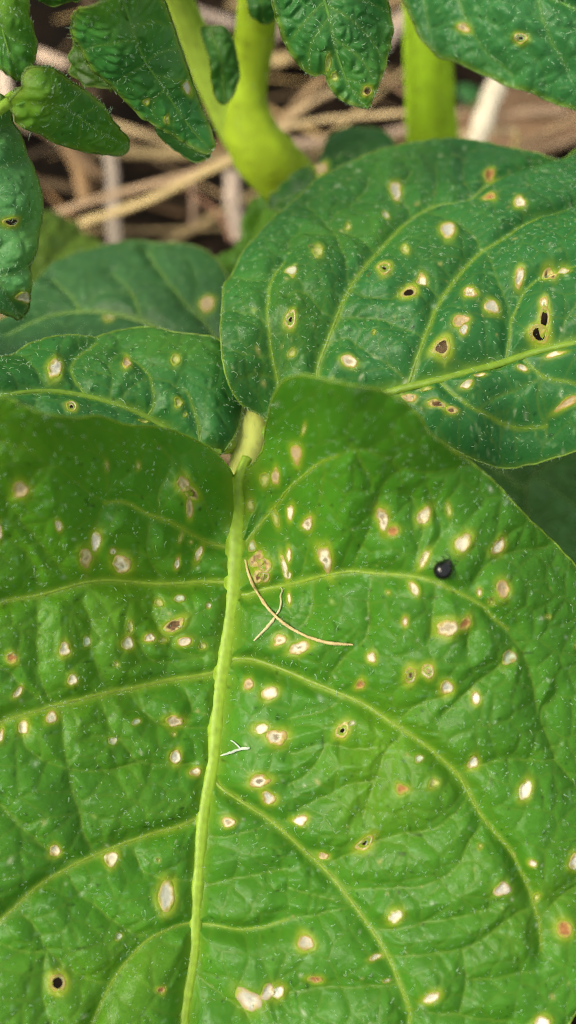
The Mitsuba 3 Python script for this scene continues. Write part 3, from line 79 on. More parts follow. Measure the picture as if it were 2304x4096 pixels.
"scars":[],"spacing":0.4,"hair":0,"bull":1.0},"bud":{"O":[-7.02,50.46,83.25],"ex":[0.95847,0.14478,-0.24573],"ey":[0.0,0.86159,0.50761],"n":[0.28521,-0.48653,0.8258],"ctrl":[[-1.16,3.11,-0.07],[1.45,-0.37,-0.18],[0.59,-4.81,-0.23],[-0.9,-2.59,-0.36],[-0.4,-0.9,1.18],[-1.44,2.04,-0.73],[0.13,1.73,0.8],[1.73,1.8,-0.4]],
"outline":[[-2.05,3.01],[-1.15,3.27],[0.05,3.05],[0.95,2.82],[1.7,1.13],[2.11,-0.87],[1.98,-2.8],[1.46,-4.32],[0.59,-4.95],[-0.24,-4.62],[-0.67,-3.19],[-1.2,-1.73],[-1.45,0.06],[-1.64,1.78]],"midrib":[[-0.95,2.91],[-0.33,0.0],[0.43,-2.59],[0.59,-4.8]],"midw":[0.084,0.042],"veins":[],
"tert":[],
"scars":[],"spacing":0.2,"hair":0,"bull":1.0},"budtop":{"O":[-2.79,52.97,87.08],"ex":[0.92,0.24024,-0.30966],"ey":[0.0,0.7901,0.61298],"n":[0.39193,-0.56394,0.72689],"ctrl":[[-1.21,1.27,-0.53],[-1.13,-0.36,-0.19],[0.91,-1.2,-0.27],[1.76,0.04,-0.14],[-0.33,0.25,1.14]],
"outline":[[-1.34,2.09],[-1.38,0.84],[-1.24,-0.27],[-0.5,-0.98],[0.91,-1.24],[2.0,-0.85],[1.95,0.43],[1.63,2.15]],"midrib":[[-0.11,2.03],[0.02,-0.06],[0.89,-1.17]],"midw":[0.062,0.041],"veins":[],
"tert":[],
"scars":[],"spacing":0.2,"hair":0,"bull":1.0},"topbit":{"O":[-21.06,41.73,98.32],"ex":[0.98522,-0.1642,-0.04875],"ey":[0.0,-0.28463,0.95864],"n":[-0.17128,-0.94447,-0.28043],"ctrl":[[-3.44,-0.83,-0.35],[-1.23,-1.05,0.38],[1.55,-1.08,0.04],[2.92,0.98,-0.29],[0.2,1.99,0.22]],
"outline":[[-3.63,0.12],[-3.5,-1.16],[-2.78,-1.65],[-1.26,-1.18],[0.44,-1.18],[1.56,-1.02],[2.41,-0.16],[3.15,1.32],[2.22,3.54],[-1.07,3.33]],"midrib":[[-2.84,1.98],[-0.28,1.3],[1.99,-0.52]],"midw":[0.074,0.037],"veins":[],
"tert":[],
"scars":[],"spacing":0.2,"hair":0,"bull":1.0},"tuck":{"O":[-20.63,43.07,88.61],"ex":[0.62458,-0.67614,0.39081],"ey":[-0.0,0.50042,0.86578],"n":[-0.78096,-0.54075,0.31255],"ctrl":[[-2.57,2.1,-0.4],[-2.04,-1.2,0.35],[0.41,-1.96,-0.06],[2.71,-0.76,-0.37],[1.49,1.81,0.48]],
"outline":[[-2.5,2.5],[-2.25,-0.28],[-1.61,-1.22],[0.15,-1.9],[1.55,-1.96],[4.37,-1.82],[4.89,-0.34],[2.8,1.26],[0.76,2.99]],"midrib":[[0.17,2.68],[0.78,0.3],[2.49,-1.59]],"midw":[0.079,0.04],"veins":[],
"tert":[],
"scars":[],"spacing":0.2,"hair":0,"bull":1.0},"stub":{"O":[-24.52,29.72,97.37],"ex":[0.86588,-0.32238,0.38252],"ey":[0.0,0.76465,0.64444],"n":[-0.50025,-0.55801,0.6621],"ctrl":[[-1.22,0.79,0.15],[0.65,1.01,-0.39],[1.12,-0.25,0.24],[-0.56,-1.35,-0.29],[0.01,-0.21,0.28]],
"outline":[[-1.29,0.8],[-0.66,1.21],[0.27,1.26],[0.89,0.99],[1.27,-0.42],[0.32,-1.77],[-0.47,-1.44],[-0.75,0.18]],"midrib":[[-1.02,0.79],[0.1,0.31],[0.18,-1.56]],"midw":[0.107,0.071],"veins":[],
"tert":[],
"scars":[],"spacing":0.2,"hair":0.8,"bull":1.0}}
STEMS = {"stem":[[-3.06,63.95,82.96,2.02],[-3.33,65.46,78.66,2.27],[-3.64,65.22,74.57,2.41],[-4.17,64.27,70.95,2.36],[-4.76,62.84,67.64,2.34],[-5.26,61.28,65.96,2.55],[-5.09,59.92,64.39,2.99],[-4.39,58.32,62.69,3.49],[-3.26,57.14,61.21,3.7],[-1.7,56.68,59.27,3.73],[0.28,57.33,55.65,3.66],[3.38,57.79,50.23,3.36],[6.7,55.9,42.43,3.07],[25,45,18,2.6],[30,52,-6,2.8]],"branch":[[-13.98,67.25,80.18,1.45],[-13.04,66.91,77.41,1.56],[-11.96,66.09,74.38,1.72],[-10.83,64.98,71.21,1.93],[-9.29,63.37,68.08,2.29],[-7.7,62.1,65.47,2.61],[-6.3,60.26,63.03,2.72],[-4.63,58.06,60.57,2.45]],"upright":[[17.43,85.37,64.9,2.79],[18.01,83.65,61.27,2.93],[18.61,80.03,56.17,3.19],[19.38,76.83,50.39,3.42],[20.26,74.44,44.13,3.61],[21.29,72.31,37.57,3.7],[34,58,10,4],[35,60,-6,4.2]],"rachis":[[-1.45,20.81,67.94,1.31],[-2.25,16.44,70.91,1.41],[-3.17,13.09,72.52,1.59],[-3.54,10.96,73.09,1.77],[-3.74,9.43,72.72,1.79],[-4.06,7.91,72.35,1.63],[-4.52,6.49,72.11,1.28],[-4.84,5.31,72.01,0.81],[-4.95,4.05,72.05,0.59],[-4.98,2.51,72.37,0.61]],"stalk":[[-3.14,10.18,72.26,1.09],[-4.36,9.59,72.45,1.2],[-5.54,8.62,73.01,1.0],[-6.7,7.66,73.97,0.7],[-7.94,7.06,75.36,0.45]]}
STRAWS = {
"s1":[[-39.17,85.08,16.0,0.64],[-31.79,87.57,17.2,0.7],[-24.07,89.63,18.4,0.75],[-17.59,90.65,19.6,0.76],[-11.6,93.75,19.2,0.75],[-4.88,97.64,18.0,0.72]],"s2":[[-32.14,79.02,22.0,0.77],[-27.42,79.98,23.2,0.79],[-21.55,81.93,24.4,0.8],[-16.9,83.67,25.6,0.78],[-11.41,86.53,26.0,0.74],[-6.19,88.97,26.0,0.68]],"s3":[[-30.64,103.22,12.0,1.15],[-30.01,98.38,10.5,1.1],[-30.01,94.45,9.0,1.11],[-29.88,90.55,7.5,1.19],[-29.31,86.67,6.0,1.34]],"s4":[[-3.14,93.1,26.0,0.44],[0.0,94.5,26.29,0.47],[3.15,95.57,26.57,0.49],[6.3,96.39,26.86,0.5],[9.45,96.7,27.14,0.5],[12.58,96.76,27.43,0.49],[18.53,96.69,27.71,0.47],[21.94,96.2,28.0,0.44]],"s5":[[-3.91,98.79,20.0,0.65],[0.0,101.7,20.5,0.65],[3.94,105.04,21.0,0.66],[7.95,108.21,20.5,0.63],[11.02,110.75,20.0,0.6]],"s6":[[36.65,112.97,24.0,1.65],[34.5,107.05,24.5,1.66],[32.5,100.43,25.0,1.67],[30.57,93.99,25.5,1.64],[29.06,88.56,26.0,1.62]],"s7":[[26.07,99.22,20.0,0.49],[28.38,99.65,20.0,0.5],[32.63,99.91,20.0,0.51],[37.56,100.26,20.0,0.52]],"s8":[[-2.06,106.89,10.0,0.89],[5.15,106.95,10.67,0.89],[13.01,107.0,11.33,0.89],[21.91,108.19,12.0,0.89]],"s9":[[37.56,100.26,20.0,0.52],[37.24,98.43,19.0,0.52],[36.4,95.06,18.0,0.52]],
"s10":[[15.32,120.19,14.0,0.42],[16.97,117.58,14.0,0.44],[19.29,114.99,14.0,0.46],[21.95,112.67,14.0,0.48]],
"s11":[[-29.48,103.76,18.0,0.66],[-26.87,103.3,17.33,0.64],[-22.55,101.95,16.67,0.62],[-18.23,100.81,16.0,0.6]],
"s12":[[-16.63,101.04,10.0,0.48],[-15.52,96.19,9.0,0.51],[-15.72,90.13,8.0,0.54]],
"s13":[[-15.91,90.91,16.0,0.39],[-12.64,88.97,15.33,0.4],[-10.34,86.63,14.67,0.41],[-9.15,82.65,14.0,0.42]],
"s14":[[-9.48,100.59,10.0,1.36],[-9.75,95.32,9.0,1.38],[-8.3,87.58,8.0,1.4]],
"s15":[[36.19,101.36,14.0,0.6],[40.36,103.13,14.0,0.61],[49.27,108.54,14.0,0.61],[54.81,112.21,14.0,0.62]],
"s16":[[39.73,105.11,8.0,0.83],[45.07,106.94,8.0,0.83],[52.34,110.16,8.0,0.84]],
"s17":[[-39.05,110.16,8.0,1.26],[-35.39,102.85,8.0,1.24],[-34.24,96.19,8.0,1.22]],
"s18":[[-42.81,108.64,12.0,0.75],[-38.29,105.95,11.0,0.79],[-31.45,98.82,10.0,0.81]],
"s19":[[-45.89,128.28,10.0,1.08],[-39.93,125.32,10.0,0.93]],"s20":[[-20.48,137.46,14.0,1.08],[-16.16,135.53,13.0,1.08],[-9.69,134.12,12.0,1.08]],"s21":[[16.9,129.27,10.0,1.29],[19.56,133.28,10.0,1.3],[21.97,138.89,10.0,1.32]],"s22":[[-48.47,118.61,20.0,1.36],[-47.7,110.75,20.0,1.24],[-45.77,104.47,20.0,1.12]],"s23":[[30.88,119.2,5.0,1.08],[35.71,116.95,5.33,1.07],[42.21,118.55,5.67,1.07],[49.99,118.22,6.0,1.07]]}
EXTRA = {"fibre":[[0.6,6.17],[0.78,5.19],[1.18,4.12],[1.79,2.98],[2.51,2.07],[3.23,1.31],[4.12,0.56],[5.18,-0.06],[6.4,-0.56],[8.13,-0.88],[9.16,-0.92],[10.04,-0.94]],"frond":[[[3.23,1.13],[2.58,0.27],[1.96,-0.38],[1.34,-1.05]],[[3.23,1.27],[3.59,1.69],[3.84,2.42],[3.74,3.03],[4.02,3.51],[3.81,3.75]]],"thread":[[[-1.7,-11.64],[-0.79,-11.13],[0.12,-10.68],[0.93,-10.51]],[[-0.79,-10.11],[-0.42,-10.23],[0.12,-10.68]]],"crumbs":[[-5.26,-3.13],[-6.8,-3.08],[4.98,-2.01]],"beetle":[[17.36,6.03],[18.14,7.0],[16.65,5.14]],"weed":[[29.18,118.43,12.0,0.03],[31.48,118.91,12.0,0.03],[33.83,117.48,12.0,0.03],[33.31,114.89,12.0,0.03],[31.85,113.63,12.0,0.03],[30.21,115.13,12.0,0.03]]}


# ------------------------------------------------------------------ helpers
def vn(p, scale, seed=0):
    """value noise in numpy, 2 or 3 columns, about -1..1"""
    p = np.asarray(p, float) / scale + 37.3 * seed + 1000
    if p.shape[1] == 2:
        p = np.c_[p, np.full(len(p), 0.5 + seed)]
    i = np.floor(p).astype(np.int64); f = p - i; f = f * f * (3 - 2 * f)
    def h(a, b, c):
        n = ((i[:, 0] + a) * 374761393 + (i[:, 1] + b) * 668265263 + (i[:, 2] + c) * 2147483647 + seed * 97) & 0xFFFFFFFF
        n = ((n ^ (n >> 13)) * 1274126177) & 0xFFFFFFFF
        return ((n ^ (n >> 16)) & 0xFFFF) / 32767.5 - 1
    l = lambda a, b, t: a + (b - a) * t
    return l(l(l(h(0, 0, 0), h(1, 0, 0), f[:, 0]), l(h(0, 1, 0), h(1, 1, 0), f[:, 0]), f[:, 1]),
             l(l(h(0, 0, 1), h(1, 0, 1), f[:, 0]), l(h(0, 1, 1), h(1, 1, 1), f[:, 0]), f[:, 1]), f[:, 2])

def fbm(p, scale, seed=0, o=3):
    return sum(0.5 ** k * vn(p, scale / 2 ** k, seed + 5 * k) for k in range(o)) / (2 - 0.5 ** (o - 1))

def sstep(a, b, x):
    t = np.clip((x - a) / (b - a), 0, 1); return t * t * (3 - 2 * t)

def chaikin(p, n=2, closed=False):
    p = np.asarray(p, float)
    for _ in range(n):
        q = np.roll(p, -1, 0) if closed else p[1:]
        a = p if closed else p[:-1]
        r = np.empty((2 * len(a), p.shape[1])); r[0::2] = .75 * a + .25 * q; r[1::2] = .25 * a + .75 * q
        p = r if closed else np.vstack([p[:1], r, p[-1:]])
    return p

def resample(p, s, closed=False):
    p = np.vstack([p, p[:1]]) if closed else p
    d = np.r_[0, np.cumsum(np.linalg.norm(np.diff(p[:, :2] if p.shape[1] < 4 else p[:, :3], axis=0), axis=1))]
    n = max(2, int(d[-1] / s) + 1); t = np.linspace(0, d[-1], n)
    if closed: t = t[:-1]
    return np.stack([np.interp(t, d, p[:, k]) for k in range(p.shape[1])], 1)

def tube_mesh(c, r, sides=10, up=None, flat=1.0, cap=True, wob=0.0, seed=0):
    """tube along c (n,3) with radii r; up: (n,3) normals; flat squashes along up"""
    c = np.asarray(c, float); n = len(c); r = np.broadcast_to(r, n).astype(float)
    t = np.gradient(c, axis=0); t /= np.maximum(np.linalg.norm(t, axis=1, keepdims=True), 1e-12)
    if up is None:
        u = np.empty_like(c); a = np.array([0, 0, 1.]) if abs(t[0, 2]) < .9 else np.array([1., 0, 0])
        for k in range(n):
            a = a - t[k] * (a @ t[k]); a /= np.linalg.norm(a); u[k] = a
    else:
        u = up - t * (up * t).sum(1, keepdims=True); u /= np.maximum(np.linalg.norm(u, axis=1, keepdims=True), 1e-12)
    b = np.cross(t, u)
    th = np.arange(sides) * 2 * np.pi / sides
    off = b[:, None] * np.cos(th)[None, :, None] + u[:, None] * (flat * np.sin(th))[None, :, None]
    rr = r[:, None] * np.ones(sides)
    if wob:
        q = (c[:, None] + off * r[:, None, None]).reshape(-1, 3)
        rr = rr * (1 + wob * vn(q, max(r.mean() * .7, 1e-9), seed).reshape(n, sides))
    v = (c[:, None] + off * rr[..., None]).reshape(-1, 3)
    i = np.arange(n - 1)[:, None] * sides; j = np.arange(sides); k = (j + 1) % sides
    f = np.vstack([np.stack([i + j, i + k, i + sides + k], -1).reshape(-1, 3), np.stack([i + j, i + sides + k, i + sides + j], -1).reshape(-1, 3)])
    if cap:
        v = np.vstack([v, c[0] - t[0] * r[0] * .3, c[-1] + t[-1] * r[-1] * .3]); m = n * sides
        f = np.vstack([f, np.stack([k, j, np.full(sides, m)], 1), np.stack([m - sides + j, m - sides + k, np.full(sides, m + 1)], 1)])
    return v, f

def put(key, v, f, bsdf, color=None, smooth=True, **label):
    m = trimesh.Trimesh(v * MM, f, process=False)
    scene[key] = mikit.ply(m, bsdf, smooth=smooth, color=None if color is None else np.clip(color, 0.002, .92))
    if label: labels[key] = label

def number(base, used={}):
    used[base] = used.get(base, -1) + 1
    return base if used[base] == 0 else f'{base}_{used[base]:03d}'

# ------------------------------------------------------------------ materials
VC = {'type': 'mesh_attribute', 'name': 'vertex_color'}
LAMINA = {'type': 'blendbsdf', 'weight': 0.72,      # tissue that lets some light through, under a waxy skin
          'a': {'type': 'principledthin', 'base_color': VC, 'roughness': 0.5, 'diff_trans': 0.9, 'eta': 1.4},
          'b': {'type': 'twosided', 'b': {'type': 'principled', 'base_color': VC, 'roughness': 0.46, 'specular': 0.36}}}
def skin(p, n, uv):
    return mikit.fbm(p.x * 3600, p.y * 3600, p.z * 3600, 2)
scene['leaf_skin'] = {'type': 'bumpmap', 'arbitrary': mikit.proc(skin, eps=6e-5), 'scale': 5e-5,
                      'bsdf': LAMINA}
scene['soft_skin'] = LAMINA
scene['vein_skin'] = {'type': 'twosided', 'b': {'type': 'principled', 'base_color': VC, 'roughness': 0.45, 'specular': 0.4}}
scene['stem_skin'] = {'type': 'twosided', 'b': {'type': 'principled', 'base_color': VC, 'roughness': 0.72, 'specular': 0.22}}
scene['dry_skin'] = {'type': 'twosided', 'b': {'type': 'principled', 'base_color': VC, 'roughness': 0.75, 'specular': 0.25}}
scene['hair_skin'] = {'type': 'twosided', 'b': {'type': 'principled', 'base_color': {'type': 'rgb', 'value': [.42, .62, .40]}, 'roughness': 0.35, 'specular': 0.5}}
scene['beetle_shell'] = {'type': 'twosided', 'b': {'type': 'principled', 'base_color': {'type': 'rgb', 'value': [.003, .0035, .005]}, 'roughness': 0.16, 'specular': 0.6, 'clearcoat': .3, 'clearcoat_gloss': .8}}

# ------------------------------------------------------------------ ground: dark soil with crumbs, and straw mulch
def soil_color(p, n, uv):
    a = mikit.fbm(p.x * 120, p.y * 120, p.z * 120, 4); b = mikit.noise(p.x * 900, p.y * 900, p.z * 900)
    return mikit.mix((.004, .003, .002), (.026, .016, .009), mikit.smoothstep(.35, .75, a) * .8 + b * .2)
scene['soil_skin'] = {'type': 'twosided', 'b': {'type': 'principled', 'base_color': mikit.proc(soil_color), 'roughness': .95, 'specular': .15}}
def ground_sheet():
    near = np.linspace(-400, 600, 251); far = np.array([1500, 4000, 15000, 60000, 150000.])
    x = np.r_[-far[::-1], near - 100, far]; y = np.r_[-far[::-1], near, far]
    X, Y = np.meshgrid(x, y); p = np.c_[X.ravel(), Y.ravel()]
    z = 4.0 * fbm(p, 34, 3, 4) + 1.6 * fbm(p, 7, 9, 2)
    z = np.where(np.abs(p).max(1) > 900, 0, z) - 4
    nx, ny = len(x), len(y); i = (np.arange(ny - 1)[:, None] * nx + np.arange(nx - 1)).ravel()
    f = np.vstack([np.stack([i, i + 1, i + nx + 1], 1), np.stack([i, i + nx + 1, i + nx], 1)])
    put('ground', np.c_[p, z], f, 'soil_skin')
    labels['ground'] = {'label': 'dark brown crumbly soil under the straw mulch', 'kind': 'structure'}
ground_sheet()

def stalk(key, pts, color, seed, flat=.55, **label):
    p = resample(chaikin(pts, 2), 2.0); s = np.linspace(0, 1, len(p))
    r = p[:, 3] * (1 + .08 * np.sin(s * 23 + seed))
    c = p[:, :3].copy(); c[:, 0] += .8 * vn(p[:, :3], 18, seed); c[:, 2] += .8 * vn(p[:, :3], 14, seed + 1)
    v, f = tube_mesh(c, r, 12, flat=flat, wob=.07, seed=seed)
    a = np.r_[np.tile(np.arange(12), len(c)), 0, 0]; l = np.r_[np.repeat(s, 12), 0, 1]
    streak = np.random.default_rng(seed).uniform(.72, 1.15, 12)[a] * (1 + .25 * vn(np.c_[l * 14, a * .0], 1, seed)) * (1 + .18 * vn(v, 2.5, seed + 4))
    put(key, v, f, 'dry_skin', np.array(color) * streak[:, None], **label)

STRAW_LABELS = {
 's1': ('pinkish tan straw stalk slanting up to the right across the dark gap on the left', (.36, .25, .15)),
 's2': ('pale yellow straw stalk slanting just below the pinkish tan one', (.42, .32, .15)),
 's3': ('blurred grey upright stalk under the tip of the small left leaf', (.30, .25, .20)),
 's4': ('golden straw stalk lying level between the thick stem and the upright stem', (.48, .36, .19)),
 's5': ('tan straw stalk rising to the right under the tip of the top middle leaf', (.40, .29, .16)),
 's6': ('wide cream white stalk leaning right beside the upright green stem', (.62, .56, .42)),
 's7': ('thin tan straw lying level behind the cream white stalk', (.46, .36, .20)),
 's8': ('pinkish grey stalk lying level just above the right leaf', (.30, .22, .16)),
 's9': ('short ochre straw standing at the right end of the thin level straw', (.42, .31, .13)),
 's10': ('thin brown twig between the top middle leaf tip and the upright stem', (.22, .14, .08)),
 's11': ('tan straw showing between the two young leaves at top left', (.38, .28, .15)),
 's12': ('thin brown curved stem in the dark hollow beside the thick green stem', (.22, .15, .10)),
 's13': ('reddish brown thin stem curving down in the dark hollow', (.24, .13, .08)),
 's14': ('pale grey stalk standing at the right of the dark hollow', (.36, .29, .23)),
 's15': ('thin brown straw slanting up to the right above the right leaf', (.26, .18, .10)),
 's16': ('brown flattened stalk along the top edge of the right leaf', (.22, .15, .09)),
 's17': ('brown flattened stalk under the small left leaf', (.22, .14, .07)),
 's18': ('dull brown straw crossing under the small left leaf', (.17, .11, .06)),
 's19': ('pinkish pale flat stalk piece behind the young leaves at top left', (.50, .38, .28)),
 's20': ('grey pink stalk lying level at the top between the stems', (.34, .27, .22)),
 's21': ('grey pink stalk leaning beside the top middle leaf', (.34, .26, .21)),
 's22': ('pale grey stalk upright at the left edge behind the small leaf', (.45, .36, .28)),
 's23': ('brown flat stalk lying level behind the cream white stalk', (.24, .17, .11)),
}
for k, (key, pts) in enumerate(STRAWS.items()):
    lab, col = STRAW_LABELS[key]
    stalk(number('straw'), pts, np.array(col) * 1.45, 20 + k, label=lab, category='straw')
# the mulch between them: loose short straws
r2 = np.random.default_rng(5)
for k in range(150):
    x, y = r2.uniform(-75, 75), r2.uniform(15, 190)
    a = r2.normal(0.3, .75); ln = r2.uniform(18, 60); z = r2.uniform(-3, 6); w = r2.choice([.25, .35, .5, .75, 1.2])
    d = np.array([math.cos(a), math.sin(a), r2.normal(0, .08)]); bend = r2.normal(0, .12) * ln
    pts = [np.r_[np.array([x, y, z]) + d * ln * t + np.array([-d[1], d[0], 0]) * bend * (t * t - .25), w] for t in (-.5, -.2, .1, .5)]
    g = r2.choice([.2, .35, .5, .8, 1.3]); col = np.array([[.36, .25, .11], [.28, .19, .10], [.22, .13, .06], [.44, .33, .16]][r2.integers(4)]) * g
    stalk(number('straw'), pts, col, 200 + k, label='loose dry straw of the mulch on the dark soil', category='straw', group='loose straws of the mulch')

VS, FS, nv = [], [], 0                     # more of the same mulch all round, beyond what can be told apart
for k in range(420):
    x, y = r2.uniform(-190, 190), r2.uniform(-170, 320)
    if -75 < x < 75 and 15 < y < 190: continue
    a = r2.normal(0.3, .9); ln = r2.uniform(20, 70); d = np.array([math.cos(a), math.sin(a), r2.normal(0, .06)]); bend = r2.normal(0, .12) * ln
    c = np.array([np.array([x, y, r2.uniform(-2, 5)]) + d * ln * t + np.array([-d[1], d[0], 0]) * bend * (t * t - .25) for t in np.linspace(-.5, .5, 9)])
    v, f = tube_mesh(c, r2.choice([.35, .6, 1.0]), 6, flat=.6); VS.append(v); FS.append(f + nv); nv += len(v)
VS, FS = np.vstack(VS), np.vstack(FS)
put('straw_litter', VS, FS, 'dry_skin', np.array((.30, .21, .11)) * (1 + .35 * vn(VS, 9, 3))[:, None], label='scattered straw covering the soil around the plant', kind='stuff')
def litter(key, c, L, w, ang, col, seed, **label):
    g = np.random.default_rng(seed); u, v = np.meshgrid(np.linspace(-1, 1, 31), np.linspace(-1, 1, 13), indexing='ij')
    half = w * (1 - np.abs(u) ** 2.2) * (1 + .12 * vn(np.c_[u.ravel() * 3, u.ravel() * 0], 1, seed).reshape(u.shape)) + .1
    x, y = u * L, v * half; z = 2.2 * np.abs(v) ** 1.5 * half / w + 1.6 * vn(np.c_[x.ravel(), y.ravel()], 6, seed).reshape(u.shape) - 1.2 * u * u
    R = np.array([[math.cos(ang), -math.sin(ang)], [math.sin(ang), math.cos(ang)]]); q = np.c_[x.ravel(), y.ravel()] @ R.T
    p = np.c_[q + np.array(c[:2]), z.ravel() + c[2]]; i = (np.arange(30)[:, None] * 13 + np.arange(12)).ravel()
    f = np.vstack([np.stack([i, i + 13, i + 14], 1), np.stack([i, i + 14, i + 1], 1)])
    vein = np.exp(-(y.ravel() / .5) ** 2)
    put(key, p, f, 'dry_skin', np.array(col) * (1 + .3 * vn(p, 5, seed) + .2 * vn(p, 1.2, seed + 1) + .4 * vein)[:, None], **label)
for (c, L, w, a, col, text) in (((46, 116, 5), 26, 8, .35, (.20, .125, .07), 'curled brown dead leaf lying in the mulch right of the cream white stalk'),
                                ((62, 92, 4), 22, 7, .2, (.26, .17, .10), 'paler brown dead leaf above the top edge of the right leaf'),
                                ((4, 150, 6), 20, 7, .9, (.26, .20, .15), 'grey brown dead leaf in the mulch at the top between the stems'),
                                ((-62, 124, 6), 18, 6, -.5, (.42, .33, .23), 'pale dead leaf at the left edge behind the young leaves')):
    litter(number('dead_leaf'), c, L, w, a, col, 400 + int(c[0]), label=text, category='dead leaf')

# ------------------------------------------------------------------ leaves
PLANT = 'leafy_plant'
labels[PLANT] = {'label': 'leafy green plant with many small insect feeding holes in its leaves', 'category': 'plant'}
KINDS = {  # linear colours: rim, ring, core, core size, real hole size, halo strength
 'W': ((.62, .64, .28), (.86, .86, .72), (.88, .88, .80), .35, 0, .9),
 'w': ((.55, .52, .20), (.80, .78, .58), (.80, .76, .62), .30, 0, .9),
 't': ((.42, .36, .12), (.66, .58, .33), (.42, .32, .18), .45, 0, .8),
 'n': ((.55, .46, .18), (.80, .76, .56), (.44, .37, .24), .34, 0, .9),
 'q': ((.52, .44, .18), (.82, .79, .60), (.24, .21, .15), .30, 0, .9),
 'd': ((.50, .46, .12), (.82, .80, .62), (.40, .36, .24), .42, .30, 1.0),
 'h': ((.36, .42, .08), (.52, .50, .20), (.40, .34, .16), .60, .58, 1.3),
 'k': ((.06, .12, .03), (.05, .08, .03), (.03, .04, .02), .5, .35, 0),
 'g': ((.20, .36, .12), (.42, .55, .36), (.52, .62, .46), .5, 0, .3),
 'm': ((.50, .46, .16), (.76, .74, .58), (.52, .56, .50), .50, 0, 1.0),
 'p': ((.50, .42, .24), (.62, .55, .42), (.56, .55, .46), .75, 0, .4),
 'o': ((.34, .34, .06), (.46, .30, .10), (.36, .17, .06), .55, 0, .8),
 'b': ((.52, .46, .16), (.62, .52, .26), (.17, .10, .045), .62, 0, 1.0),
 'c': ((.40, .33, .12), (.52, .41, .23), (.34, .22, .10), .5, 0, .6),
 'y': ((.16, .30, .03), (.36, .42, .10), (.48, .50, .18), .4, 0, .5),
}
LOOK = {  # green, vein tint, part label
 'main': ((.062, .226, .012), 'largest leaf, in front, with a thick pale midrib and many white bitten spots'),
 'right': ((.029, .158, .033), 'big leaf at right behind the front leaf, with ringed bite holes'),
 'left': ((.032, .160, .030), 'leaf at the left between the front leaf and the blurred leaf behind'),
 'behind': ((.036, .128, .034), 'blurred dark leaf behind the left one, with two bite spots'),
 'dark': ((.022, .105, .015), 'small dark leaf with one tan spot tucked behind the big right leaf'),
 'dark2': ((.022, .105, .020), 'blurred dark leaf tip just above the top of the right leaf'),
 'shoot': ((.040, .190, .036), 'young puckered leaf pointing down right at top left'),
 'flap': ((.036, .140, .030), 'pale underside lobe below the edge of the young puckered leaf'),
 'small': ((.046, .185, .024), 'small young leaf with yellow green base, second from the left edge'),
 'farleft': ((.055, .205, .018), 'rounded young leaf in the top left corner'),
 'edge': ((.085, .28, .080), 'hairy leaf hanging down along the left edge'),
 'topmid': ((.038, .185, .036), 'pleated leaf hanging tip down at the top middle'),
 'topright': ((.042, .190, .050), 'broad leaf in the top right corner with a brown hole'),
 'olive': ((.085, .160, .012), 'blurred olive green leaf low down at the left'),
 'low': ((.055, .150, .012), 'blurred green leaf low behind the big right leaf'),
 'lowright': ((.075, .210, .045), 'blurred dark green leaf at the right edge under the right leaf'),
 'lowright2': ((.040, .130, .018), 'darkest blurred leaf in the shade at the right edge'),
 'bud': ((.035, .140, .014), 'small dark blurred leaf in front of the thick stem'),
 'budtop': ((.030, .130, .020), 'small leaf tip at the top beside the pleated leaf'),
 'topbit': ((.036, .140, .014), 'leaf edge at the top between the two young leaves'),
 'tuck': ((.040, .110, .010), 'small olive leaf tucked behind the young puckered leaf'),
 'stub': ((.110, .210, .014), 'yellow green leaflet base beside the small young leaf'),
}
VEIN = np.array((.27, .44, .03)); HALO = np.array((.27, .38, .02))
SURF = {}

